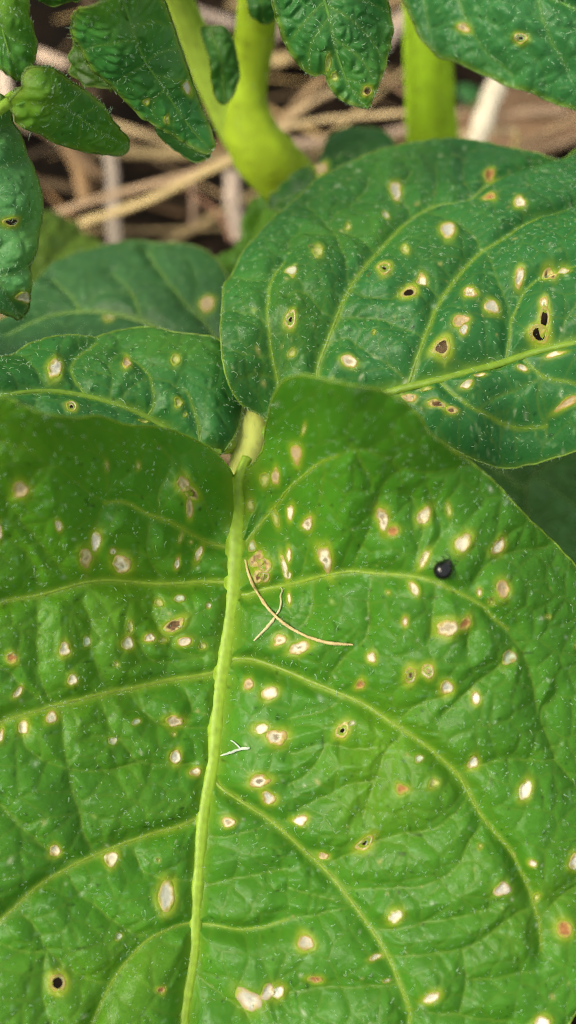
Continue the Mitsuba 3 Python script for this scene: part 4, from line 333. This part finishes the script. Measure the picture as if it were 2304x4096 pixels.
def build_leaf(name, D, seed):
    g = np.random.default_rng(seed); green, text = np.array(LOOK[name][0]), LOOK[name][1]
    key = f'{PLANT}__' + number('leaf')
    O, ex, ey, nn = (np.array(D[k]) for k in ('O', 'ex', 'ey', 'n'))
    ctrl = np.array(D['ctrl'])
    rbf = RBFInterpolator(ctrl[:, :2], ctrl[:, 2], kernel='thin_plate_spline', smoothing=0.5)
    sp, bull = D['spacing'], D['bull']
    out = resample(chaikin(D['outline'], 2, True), sp, True)
    nrm = np.roll(out, -1, 0) - np.roll(out, 1, 0); nrm = np.c_[nrm[:, 1], -nrm[:, 0]]; nrm /= np.linalg.norm(nrm, axis=1, keepdims=True)
    out = out + nrm * (.10 * vn(out, 1.6, seed) + .05 * vn(out, .5, seed + 2))[:, None]
    poly = Polygon(out).buffer(0)
    if poly.geom_type != 'Polygon': poly = max(poly.geoms, key=lambda a: a.area)
    shapely.prepare(poly)
    inside = lambda q, m=0.0: shapely.contains_xy(poly if m == 0 else poly.buffer(-m), q[:, 0], q[:, 1])
    scars = [(np.array(s[:2]), np.array([s[2:4], s[4:6]]), s[6]) for s in D['scars']]
    wob = [g.uniform(-1, 1, 5) for _ in scars]
    def lobes(i, th):
        w = wob[i]; return 1.03 + .15 * w[0] * np.sin(2 * th + 3 * w[1]) + .13 * w[2] * np.sin(3 * th + 3 * w[3]) + .05 * w[4] * np.sin(5 * th + 2 * w[1])
    def rad(i, q):
        c, A, _ = scars[i]; e = (q - c) @ np.linalg.inv(A); return np.hypot(e[:, 0], e[:, 1]) / lobes(i, np.arctan2(e[:, 1], e[:, 0]))
    # points of the blade
    lo, hi = out.min(0), out.max(0)
    X, Y = np.meshgrid(np.arange(lo[0], hi[0], sp), np.arange(lo[1], hi[1], sp * .866)); X[1::2] += sp / 2
    pts = np.c_[X.ravel(), Y.ravel()]; pts += g.uniform(-.12, .12, pts.shape) * sp
    pts = pts[inside(pts, sp * .45)]
    pts = np.vstack([out, pts])
    tri = Delaunay(pts).simplices
    cen = pts[tri].mean(1); tri = tri[inside(cen)]; cen = pts[tri].mean(1)
    for i, (c, A, kind) in enumerate(scars):
        if KINDS[kind][4]:
            tri = tri[rad(i, cen) > KINDS[kind][4] * 1.06]; cen = pts[tri].mean(1)
    a, b, c3 = (pts[tri[:, k]] for k in range(3))
    flip = (b[:, 0] - a[:, 0]) * (c3[:, 1] - a[:, 1]) - (b[:, 1] - a[:, 1]) * (c3[:, 0] - a[:, 0]) < 0
    tri[flip] = tri[flip][:, ::-1]
    # vein network
    mid = resample(chaikin(D['midrib'], 2), .12)
    veins = [(resample(chaikin(v[:-1], 2), .12), v[-1]) for v in D['veins']]
    tert = [resample(chaikin(t, 2), .1) for t in D['tert']]
    t1 = cKDTree(mid); t2 = cKDTree(np.vstack([v for v, _ in veins] + [mid])); w2 = np.concatenate([np.linspace(w[0], w[1], len(v)) for v, w in veins] + [np.linspace(*D['midw'], len(mid))])
    young = name in ('small', 'farleft', 'shoot', 'edge', 'topmid', 'topright'); cell = 1.5 if young else 2.1 if sp < .22 else 3.2
    seeds = np.c_[g.uniform(lo[0], hi[0], 6000), g.uniform(lo[1], hi[1], 6000)][:int((hi - lo).prod() / cell ** 2 * 1.1) + 12]
    V = Voronoi(seeds); ridge = []
    for p0, p1 in V.ridge_vertices:
        if p0 >= 0 and p1 >= 0:
            q0, q1 = V.vertices[p0], V.vertices[p1]
            L = np.linalg.norm(q1 - q0)
            if L < 12: ridge.append(q0 + (q1 - q0) * np.linspace(0, 1, max(2, int(L / .12)))[:, None])
    each = [(cKDTree(v), np.clip(.72 * np.linspace(w[0], w[1], len(v)) / .32, .3, 1), np.linspace(w[0], w[1], len(v)) * .62) for v, w in veins] + [(t1, np.ones(len(mid)), np.linspace(*D['midw'], len(mid)) * .85)]
    t4 = cKDTree(np.vstack(ridge)); t3 = cKDTree(np.vstack(tert)) if tert else t4
    def relief(q):
        q = q + .14 * np.c_[vn(q, 1.5, seed + 31), vn(q, 1.5, seed + 32)]
        d1, _ = t1.query(q); d2, i2 = t2.query(q); d3, _ = t3.query(q); d4, _ = t4.query(q)
        ww = w2[i2]
        z = np.ones(len(q))
        for tree, amp, wid in each:
            d, i = tree.query(q); z = np.minimum(z, 1 - amp[i] * np.exp(-(np.maximum(d - wid[i], 0) / 2.3) ** 1.25))
        z = 1.1 * z + 1.5 * (1 - np.exp(-(d3 / 2.0))) * (1 - np.exp(-(d2 / .9) ** 2)) + (.40 if young else .20) * (1 - np.exp(-(d4 / .42) ** 1.3)) * (1 - np.exp(-(d2 / .6) ** 2))
        z = z * bull + .17 * vn(q, 4.2, seed + 1) + .10 * vn(q, 1.5, seed + 4) + .055 * vn(q, .62, seed + 6) + .022 * vn(q, .36, seed + 7)
        return z - .9 * bull, d1, d2, d3, d4, ww
    def surf(q):
        z, *rest = relief(q); return rbf(q) + z, rest
    z, (d1, d2, d3, d4, ww) = surf(pts)
    # colour of the tissue
    big = name == 'main'
    vt = {'main': 1.0, 'right': .85, 'left': .7, 'behind': .5}.get(name, .32)   # how far the veins stand out by colour
    f1, f2 = fbm(pts, 7, seed + 8), fbm(pts, 1.1, seed + 9, 2)
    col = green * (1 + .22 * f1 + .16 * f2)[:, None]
    col = col * (1 + np.array([.55, .14, -.3]) * fbm(pts, 13, seed + 60)[:, None].clip(0) * 2)
    if name in ('small', 'farleft', 'shoot', 'edge'):   # young leaves are yellower towards their base
        base = .8 - .8 * sstep(0, 7, np.linalg.norm(pts - mid[0], axis=1)); col = col * (1 + np.array([1.6, .5, -.45]) * base[:, None])
    lerp = lambda a, b, t: a * (1 - t[:, None]) + b * t[:, None]
    col = lerp(col, VEIN * .5, .34 * vt * np.exp(-(d4 / .10) ** 2))
    if tert: col = lerp(col, VEIN * .6, .36 * vt * np.exp(-(d3 / .13) ** 2))
    col = lerp(col, VEIN * .8, .8 * vt * np.exp(-(d2 / (ww * .9 + .06)) ** 2))
    sp1 = vn(pts, .42, seed + 12); col = lerp(col, np.array((.16, .36, .12)), .55 * sstep(.5, .85, sp1)); col *= (1 - .55 * sstep(.66, .9, vn(pts, .5, seed + 14)))[:, None]
    tr = cKDTree(pts)
    if big or name == 'right':
        for c in np.c_[g.uniform(lo[0], hi[0], 420), g.uniform(lo[1], hi[1], 420)]:
            rf = g.choice([.10, .13, .17, .24], p=[.4, .3, .2, .1]); idx = np.array(tr.query_ball_point(c, rf * 2.6), int)
            if len(idx):
                e = (pts[idx] - c) @ np.array([[1, .3 * g.normal()], [.3 * g.normal(), 1]]); k = g.uniform(.25, .8)
                tone = np.array([(.30, .44, .10), (.50, .58, .36), (.40, .40, .12), (.36, .52, .30)][g.integers(4)])
                col[idx] = lerp(col[idx], tone, k * np.exp(-((e ** 2).sum(1) / rf ** 2)))
    for i, (c, A, kind) in enumerate(scars):
        R = np.linalg.norm(A, axis=1).max(); idx = np.array(tr.query_ball_point(c, R * 3.2), int)
        if not len(idx): continue
        r = rad(i, pts[idx]); K = KINDS[kind]
        col[idx] = lerp(col[idx], HALO, np.clip(K[5] * (.92 if big else .72) * np.exp(-((np.maximum(r, .85) - .85) / (.56 if big else .46)) ** 2), 0, .92))
        z[idx] -= .16 * np.exp(-(r / .75) ** 4) if K[4] == 0 else 0
        z[idx] += .05 * np.exp(-((r - 1.15) / .25) ** 2)
    edge = cKDTree(out).query(pts)[0]
    col = lerp(col, VEIN * .62, (.8 if young else .55 * vt) * np.exp(-(edge / (.3 if young else .16)) ** 2)); z -= .35 * np.exp(-(edge / .5) ** 1.3)
    W = lambda q, zz: O + q[:, :1] * ex + q[:, 1:2] * ey + zz[:, None] * nn
    blur = sp > .28
    put(key, W(pts, z), tri, 'leaf_skin' if not blur else 'soft_skin', col, label=text)
    def lift(q):
        zz, _ = surf(q); e = cKDTree(out).query(q)[0]; return zz - .35 * np.exp(-(e / .5) ** 1.3)
    # margin
    q = resample(out, max(sp, .2), True); q = np.vstack([q, q[:1]])
    v, f = tube_mesh(W(q, lift(q) - .02), .10 + .035 * vn(q, .5, seed + 3), 6, up=np.tile(nn, (len(q), 1)), cap=False)
    put(key + '__margin', v, f, 'vein_skin', np.tile((VEIN * .55 + green * .3) * (.35 + .65 * vt), (len(v), 1)) * (1 + .3 * vn(v, .6, seed))[:, None])
    # midrib and side veins
    def rib(kk, line, w0, w1, sides, tint, sink=.35):
        keep = inside(line); line = line[keep] if kk.endswith('midrib') is False or keep.all() else line
        if len(line) < 4: return
        s = np.linspace(0, 1, len(line)); r = w0 + (w1 - w0) * s ** .8
        if big and kk.endswith('midrib'): r = r * (.42 + .58 * sstep(0, .12, s))
        r = r * (1 + .07 * vn(line, 2.5, seed + 40) + .02 * vn(line, .6, seed + 41)) + .008
        zz = lift(line); hw = 20 if kk.endswith('midrib') else 5; zz = np.convolve(np.pad(zz, hw, 'edge'), np.ones(2 * hw + 1) / (2 * hw + 1), 'valid')
        e = cKDTree(out).query(line)[0]
        v, f = tube_mesh(W(line, zz - r * sink), r, sides, up=np.tile(nn, (len(line), 1)), flat=.8, wob=.045, seed=seed)
        a = np.r_[np.tile(np.arange(sides), len(line)), 0, 0]
        st = g.uniform(.86, 1.14, sides)[a] * (1 + .16 * vn(v * np.array([1, 1, 1.]), .35, seed + 3))
        put(kk, v, f, 'vein_skin', tint * st[:, None])
    vw = .62 if big else .5 if vt > .8 else .45
    rib(key + '__midrib', mid, *D['midw'], 20 if big else 10, (VEIN * (1.0 if big else .78)) * vt + (1 - vt) * green * 1.2, .2)
    for v, w in veins:
        rib(number(key + '__vein'), v, w[0] * vw, w[1] * vw * .45, 10, VEIN * (.70 if big else .62) * vt + (1 - vt) * green * 1.2, .45)
    # feeding scars
    for i, (c, A, kind) in enumerate(scars):
        rim, ring, core, cs, hole, _ = (np.array(x) for x in KINDS[kind])
        if kind in 'Wwtnqdmhg':       # no two bites dried alike
            ring = ring * g.uniform(.78, 1.03); u1, u2 = g.uniform(0, .55), g.uniform(0, .6)
            core = core * (1 - u1) + np.array((.50, .40, .24)) * u1; rim = rim * (1 - u2) + np.array((.40, .25, .07)) * u2; cs = cs * g.uniform(.7, 1.35)
        A = A * .95; S, rings = 28, np.linspace(max(float(hole), 0.02), 1.06, 9)
        th = np.arange(S) * 2 * np.pi / S
        rr = rings[:, None] * (lobes(i, th) * (1 + .03 * g.uniform(-1, 1, S)))[None] * (1 + .03 * g.uniform(-1, 1, (9, S)))
        q = (np.stack([np.cos(th), np.sin(th)], 1)[None] * rr[..., None]).reshape(-1, 2) @ A + c
        zz = lift(q); r = np.repeat(rings, S)
        zz = zz + .035 - .15 * np.exp(-(r / .62) ** 4) + .05 * np.exp(-((r - .85) / .16) ** 2) - .12 * sstep(.9, 1.06, r) + .02 * g.uniform(-1, 1, len(r))
        n1, n2 = vn(q, .36, seed + i), vn(q, .17, seed + 3 + i)
        rn = r + .32 * n1 + .16 * n2
        cc = lerp(np.tile(core, (len(q), 1)), np.tile(ring, (len(q), 1)), sstep(cs - .16, cs + .18, rn))
        cc = lerp(cc, np.tile(rim, (len(q), 1)), sstep(.42, .82, rn)); cc = lerp(cc, np.tile(np.array((.34, .24, .06)), (len(q), 1)), .55 * np.exp(-((rn - .84) / .09) ** 2)); cc = lerp(cc, np.tile(HALO * .85, (len(q), 1)), sstep(.84, 1.04, rn))
        cc *= (1 + (.6 if kind in 'cb' else .16) * n2 + (.35 if kind in 'cbp' else 0) * n1)[:, None]
        I, J = np.arange(8)[:, None] * S, np.arange(S); Kk = (J + 1) % S
        f = np.vstack([np.stack([I + J, I + S + J, I + S + Kk], -1).reshape(-1, 3), np.stack([I + J, I + S + Kk, I + Kk], -1).reshape(-1, 3)])
        if hole == 0:
            m = len(q); q = np.vstack([q, c]); zz = np.r_[zz, zz[:S].mean()]; cc = np.vstack([cc, cc[:S].mean(0)])
            f = np.vstack([f, np.stack([J, Kk, np.full(S, m)], 1)])
        put(number(key + '__feeding_scar'), W(q, zz), f, 'dry_skin', cc)
    # hairs
    if D['hair']:
        n = int(D['hair'] * poly.area); q = np.c_[g.uniform(lo[0], hi[0], 3 * n), g.uniform(lo[1], hi[1], 3 * n)]
        q = q[inside(q)][:n]
        rib2 = np.vstack([v[::3] for v, _ in veins] + [mid[::3]] * 2); rib2 = rib2[inside(rib2)] + g.normal(0, .12, (inside(rib2).sum(), 2))
        brim = out[::max(1, int(.33 / sp))]
        q = np.vstack([q, rib2[g.random(len(rib2)) < .75], brim])
        h0 = lift(q); n = len(q)
        flow = vn(q, 6, seed + 50) * 2.2 + g.normal(0, .75, n) + (seed * 1.3)
        ln = g.gamma(5, .046, n) * (1 + .5 * (g.random(n) < .08)); rise = g.uniform(.12, .5, n)
        d = np.stack([np.cos(flow), np.sin(flow)], 1); e = np.c_[-d[:, 1], d[:, 0]] * g.normal(0, .75, n)[:, None]
        r0 = g.uniform(.014, .030, n)
        vs = []
        for t, rk in ((0, 1.25), (.35, 1), (.7, .8), (1, .3)):
            qq = q + (d * t + e * t * t) * ln[:, None]; hz = h0 + ln * rise * (1.9 * t - 1.7 * t * t) + .02
            c = W(qq, hz)
            s1 = np.c_[-d[:, 1], d[:, 0]]; s1 = s1[:, :1] * ex + s1[:, 1:] * ey
            for a in (0, 2.094, 4.189):
                vs.append(c + (s1 * math.cos(a) + nn * math.sin(a)) * (r0 * rk)[:, None])
        v = np.stack(vs, 1).reshape(-1, 3); base = np.arange(n)[:, None] * 12; f = []
        for k in range(3):
            for a in range(3):
                b = (a + 1) % 3
                f += [base + np.array([k * 3 + a, k * 3 + b, k * 3 + 3 + b]), base + np.array([k * 3 + a, k * 3 + 3 + b, k * 3 + 3 + a])]
        put(key + '__hairs', v, np.vstack(f), 'hair_skin')
        labels[key + '__hairs'] = {'kind': 'stuff'}
    SURF[name] = (lambda q: W(np.asarray(q, float), lift(np.asarray(q, float))), nn, ex, ey, W, mid)

for k, (name, D) in enumerate(LEAVES.items()):
    build_leaf(name, D, 3 + k)

# ------------------------------------------------------------------ stems and petioles
def stem(key, pts, color, seed, streak=.2, hair=False, **label):
    p = resample(chaikin(pts, 3), .35)
    if len(p) > 400: p = p[np.unique(np.r_[np.arange(0, len(p), 2)])]
    v, f = tube_mesh(p[:, :3], p[:, 3], 28, wob=.03, seed=seed)
    S = np.random.default_rng(seed); a = np.r_[np.tile(np.arange(28), len(p)), 0, 0]
    st = np.convolve(np.tile(S.uniform(-1, 1, 28), 3), [.25, .5, .25], 'same')[28:56][a]
    col = np.array(color) * (1 + streak * 1.6 * st + .16 * vn(v, 1.1, seed) + .14 * vn(v, 4, seed + 1) - .25 * sstep(.45, .8, vn(v, .5, seed + 2)))[:, None]
    put(key, v, f, 'stem_skin', col, **label)
    if hair:      # fine pale hairs standing on the stem
        g = np.random.default_rng(seed + 9); n = int(len(p) * 5); i = g.integers(1, len(p) - 1, n)
        t = p[i + 1, :3] - p[i - 1, :3]; t /= np.linalg.norm(t, axis=1, keepdims=True)
        d = g.normal(0, 1, (n, 3)); d -= t * (d * t).sum(1, keepdims=True); d /= np.linalg.norm(d, axis=1, keepdims=True)
        a0 = p[i, :3] + d * (p[i, 3] * .97)[:, None]; L = g.uniform(.25, .7, n)[:, None]; b = np.cross(t, d); w = .022
        a1 = a0 + (d * .8 + t * g.normal(0, .5, (n, 1))) * L
        vv = np.stack([a0 + b * w, a0 - b * w * .5 + t * w, a0 - b * w * .5 - t * w, a1], 1).reshape(-1, 3); k4 = np.arange(n)[:, None] * 4
        put(key + '__hairs', vv, np.vstack([k4 + np.array(x) for x in ((0, 1, 3), (1, 2, 3), (2, 0, 3))]), 'hair_skin', smooth=False)
        labels[key + '__hairs'] = {'kind': 'stuff'}
stem(f'{PLANT}__stem', STEMS['stem'], (.33, .48, .022), 71, hair=True, label='thick yellow green stem curving down behind the right leaf')
stem(f'{PLANT}__stem_001', STEMS['upright'], (.27, .46, .014), 72, hair=True, label='straight upright green stem between the top leaves')
stem(f'{PLANT}__petiole', STEMS['branch'], (.29, .43, .045), 73, label='pale petiole joining the thick stem from the upper left')
stem(f'{PLANT}__petiole_001', STEMS['rachis'], (.50, .56, .13), 74, hair=True, label='pale yellowish leaf stalk where the front leaves meet')
stem(f'{PLANT}__petiole_002', STEMS['stalk'], (.34, .48, .05), 75, label='short green stalk of the left leaf')
def join(n, a, b, r0, r1, sag=0.0, col=(.2, .36, .03)):
    a, b = np.array(a, float), np.array(b, float); m = (a + b) / 2 + np.array([0, 0, sag])
    stem(f'{PLANT}__petiole_{n:03d}', [list(a) + [r0], list(m) + [(r0 + r1) / 2], list(b) + [r1]], col, 80 + n)
W_ = lambda name, k=0: SURF[name][0](SURF[name][5][k:k + 1])[0] - SURF[name][1] * .3
st = np.array(STEMS['stem']); up_ = np.array(STEMS['upright']); br = np.array(STEMS['branch'])
join(3, W_('shoot'), br[0, :3], .5, .8)
join(4, W_('right', 14) + np.array([0, 0, -.3]), np.array(STEMS['rachis'])[4, :3], .6, .8)
join(5, W_('topmid'), st[0, :3], .6, .9)
join(6, W_('topright'), up_[0, :3], .8, 1.0)

hub = np.array([-38.0, 22.0, 92.0])      # a second shoot just left of the frame, carrying the young leaves there
stem(f'{PLANT}__stem_002', [[-39, 30, -5, 2.6], [-41, 28, 30, 2.4], [-40, 24, 65, 2.0], list(hub) + [1.5]], (.25, .40, .02), 76, label='green side stem at the left carrying the young leaves')
for n, (nm, b, r) in enumerate((('small', hub, .5), ('farleft', hub, .5), ('edge', hub, .7), ('stub', hub, .4), ('topbit', hub, .4), ('tuck', br[0, :3], .35), ('behind', np.array(STEMS['rachis'])[0, :3], .6),
        ('dark', st[-3, :3], .4), ('dark2', st[-3, :3], .35), ('low', st[-3, :3], .4), ('olive', np.array([-41, 28, 30]), .4), ('lowright', up_[-2, :3], .5), ('lowright2', up_[-2, :3], .5))):
    join(7 + n, W_(nm), b, r, r * 1.3)

# ------------------------------------------------------------------ flea beetle
def beetle():
    f, nn, ex, ey, W, _ = SURF['main']
    q = np.array(EXTRA['beetle']); p0 = f(q[:1])[0]
    ax = f(q[1:2])[0] - f(q[2:3])[0]; ax -= nn * (ax @ nn); p0 = p0 - nn * .1; ax /= np.linalg.norm(ax); sd = np.cross(nn, ax)
    v_s = .82; F = lambda v: p0 + v_s * (v[:, :1] * ax + v[:, 1:2] * sd + v[:, 2:] * nn)
    s = trimesh.creation.icosphere(subdivisions=4); b = s.vertices.copy()
    def blob(c, r, taper=0.0):
        v = b * np.array(r); v[:, 1] *= 1 - taper * b[:, 0]; v[:, 2] *= 1 - .25 * (b[:, 2] < 0) - .1 * b[:, 0]
        return v + np.array(c)
    k = number('flea_beetle')
    labels[k] = {'label': 'tiny round shiny black beetle sitting on the right half of the front leaf', 'category': 'beetle'}
    el = blob((-.10, 0, .86), (1.03, 1.0, .92), .02)
    groove = np.exp(-(el[:, 1] / .035) ** 2) * (el[:, 2] > .8); el[:, 2] -= .045 * groove
    rows = np.sin(el[:, 1] * 34); el[:, 2] += .008 * rows * (el[:, 2] > .6)
    put(k + '__wing_cases', F(el), s.faces, 'beetle_shell')
    put(k + '__thorax', F(blob((.74, 0, .66), (.42, .64, .5), .1)), s.faces, 'beetle_shell')
    hd = trimesh.creation.icosphere(subdivisions=3); b = hd.vertices.copy()
    put(k + '__head', F(blob((1.06, 0, .42), (.22, .34, .26))), hd.faces, 'beetle_shell')
    for sgn in (-1, 1):
        an = np.array([[1.32, .12 * sgn, .5], [1.5, .4 * sgn, .55], [1.55, .7 * sgn, .45], [1.5, .95 * sgn, .3]])
        an = resample(chaikin(an, 2), .08); v, fc = tube_mesh(an, .026, 6)
        put(number(k + '__antenna'), F(v), fc, 'beetle_shell')
        for x0, x1, y1, r in ((.8, 1.1, .85, .05), (.2, .25, 1.0, .05), (-.35, -.75, 1.0, .09)):
            lg = np.array([[x0, .35 * sgn, .4], [(x0 + x1) / 2, .8 * sgn, .55], [x1, y1 * sgn, .12], [x1 - .12, (y1 + .15) * sgn, .05]])
            lg = resample(chaikin(lg, 1), .08); v, fc = tube_mesh(lg, np.linspace(r, .03, len(lg)), 6)
            put(number(k + '__leg'), F(v), fc, 'beetle_shell')
beetle()

# ------------------------------------------------------------------ dry bits lying on the leaf
def bit(key, q, lift0, r, color, arch=0.0, seed=0, **label):
    f, nn, *_ = SURF['main']; q = resample(chaikin(q, 2), .12); p = f(q); s = np.linspace(0, 1, len(q))
    p = p + nn * (lift0 + arch * np.sin(np.pi * s))[:, None]
    rr = (r[0] + (r[1] - r[0]) * s) * (1 + .3 * vn(p, .9, seed + 7)) * (.55 + .45 * np.minimum(1, np.minimum(s, 1 - s) * 8))
    v, fc = tube_mesh(p, rr, 8, up=np.tile(nn, (len(p), 1)), flat=.6, wob=.3, seed=seed)
    put(key, v, fc, 'dry_skin', np.array(color) * (1 + .2 * vn(v, .5, seed))[:, None], **label)
k = 'dry_plant_fibre'
labels[k] = {'label': 'thin curved tan fibre with a frayed side shoot lying beside the midrib', 'category': 'fibre'}
bit(k + '__strand', EXTRA['fibre'], .22, (.13, .13), (.62, .49, .23), .25, 1)
bit(k + '__shoot', EXTRA['frond'][0], .2, (.14, .10), (.62, .55, .30), 0, 2)
bit(k + '__shoot_001', EXTRA['frond'][1], .2, (.11, .06), (.60, .55, .32), .1, 3)
k = 'white_thread'
labels[k] = {'label': 'short white forked thread stuck to the right side of the midrib', 'category': 'thread'}
bit(k + '__strand', EXTRA['thread'][0], .25, (.09, .12), (.55, .64, .52), .1, 4)
bit(k + '__strand_001', EXTRA['thread'][1], .25, (.07, .06), (.55, .64, .52), 0, 5)

# ------------------------------------------------------------------ small weed leaf in the mulch
w = np.array(EXTRA['weed'])[:, :3]
c = w.mean(0); ring = resample(chaikin(w, 2, True), .6, True)
vv = np.vstack([ring, c + (ring - c) * .55 + [0, 0, .5], c[None] + [0, 0, .8]]); n = len(ring); j = np.arange(n); kk = (j + 1) % n
ff = np.vstack([np.stack([j, kk, n + kk], 1), np.stack([j, n + kk, n + j], 1), np.stack([n + j, n + kk, np.full(n, 2 * n)], 1)])
labels['weed'] = {'label': 'small blurred green weed leaf in the straw between the upright stem and the cream stalk', 'category': 'weed'}
put('weed__leaf', vv, ff, 'soft_skin', np.tile((.03, .14, .03), (len(vv), 1)))
v, f = tube_mesh(np.array([c, [c[0] + 1, c[1] + 4, 4], [c[0] + 2, c[1] + 6, -5]]), .5, 8); put('weed__stem', v, f, 'vein_skin', np.tile((.06, .18, .03), (len(v), 1)))
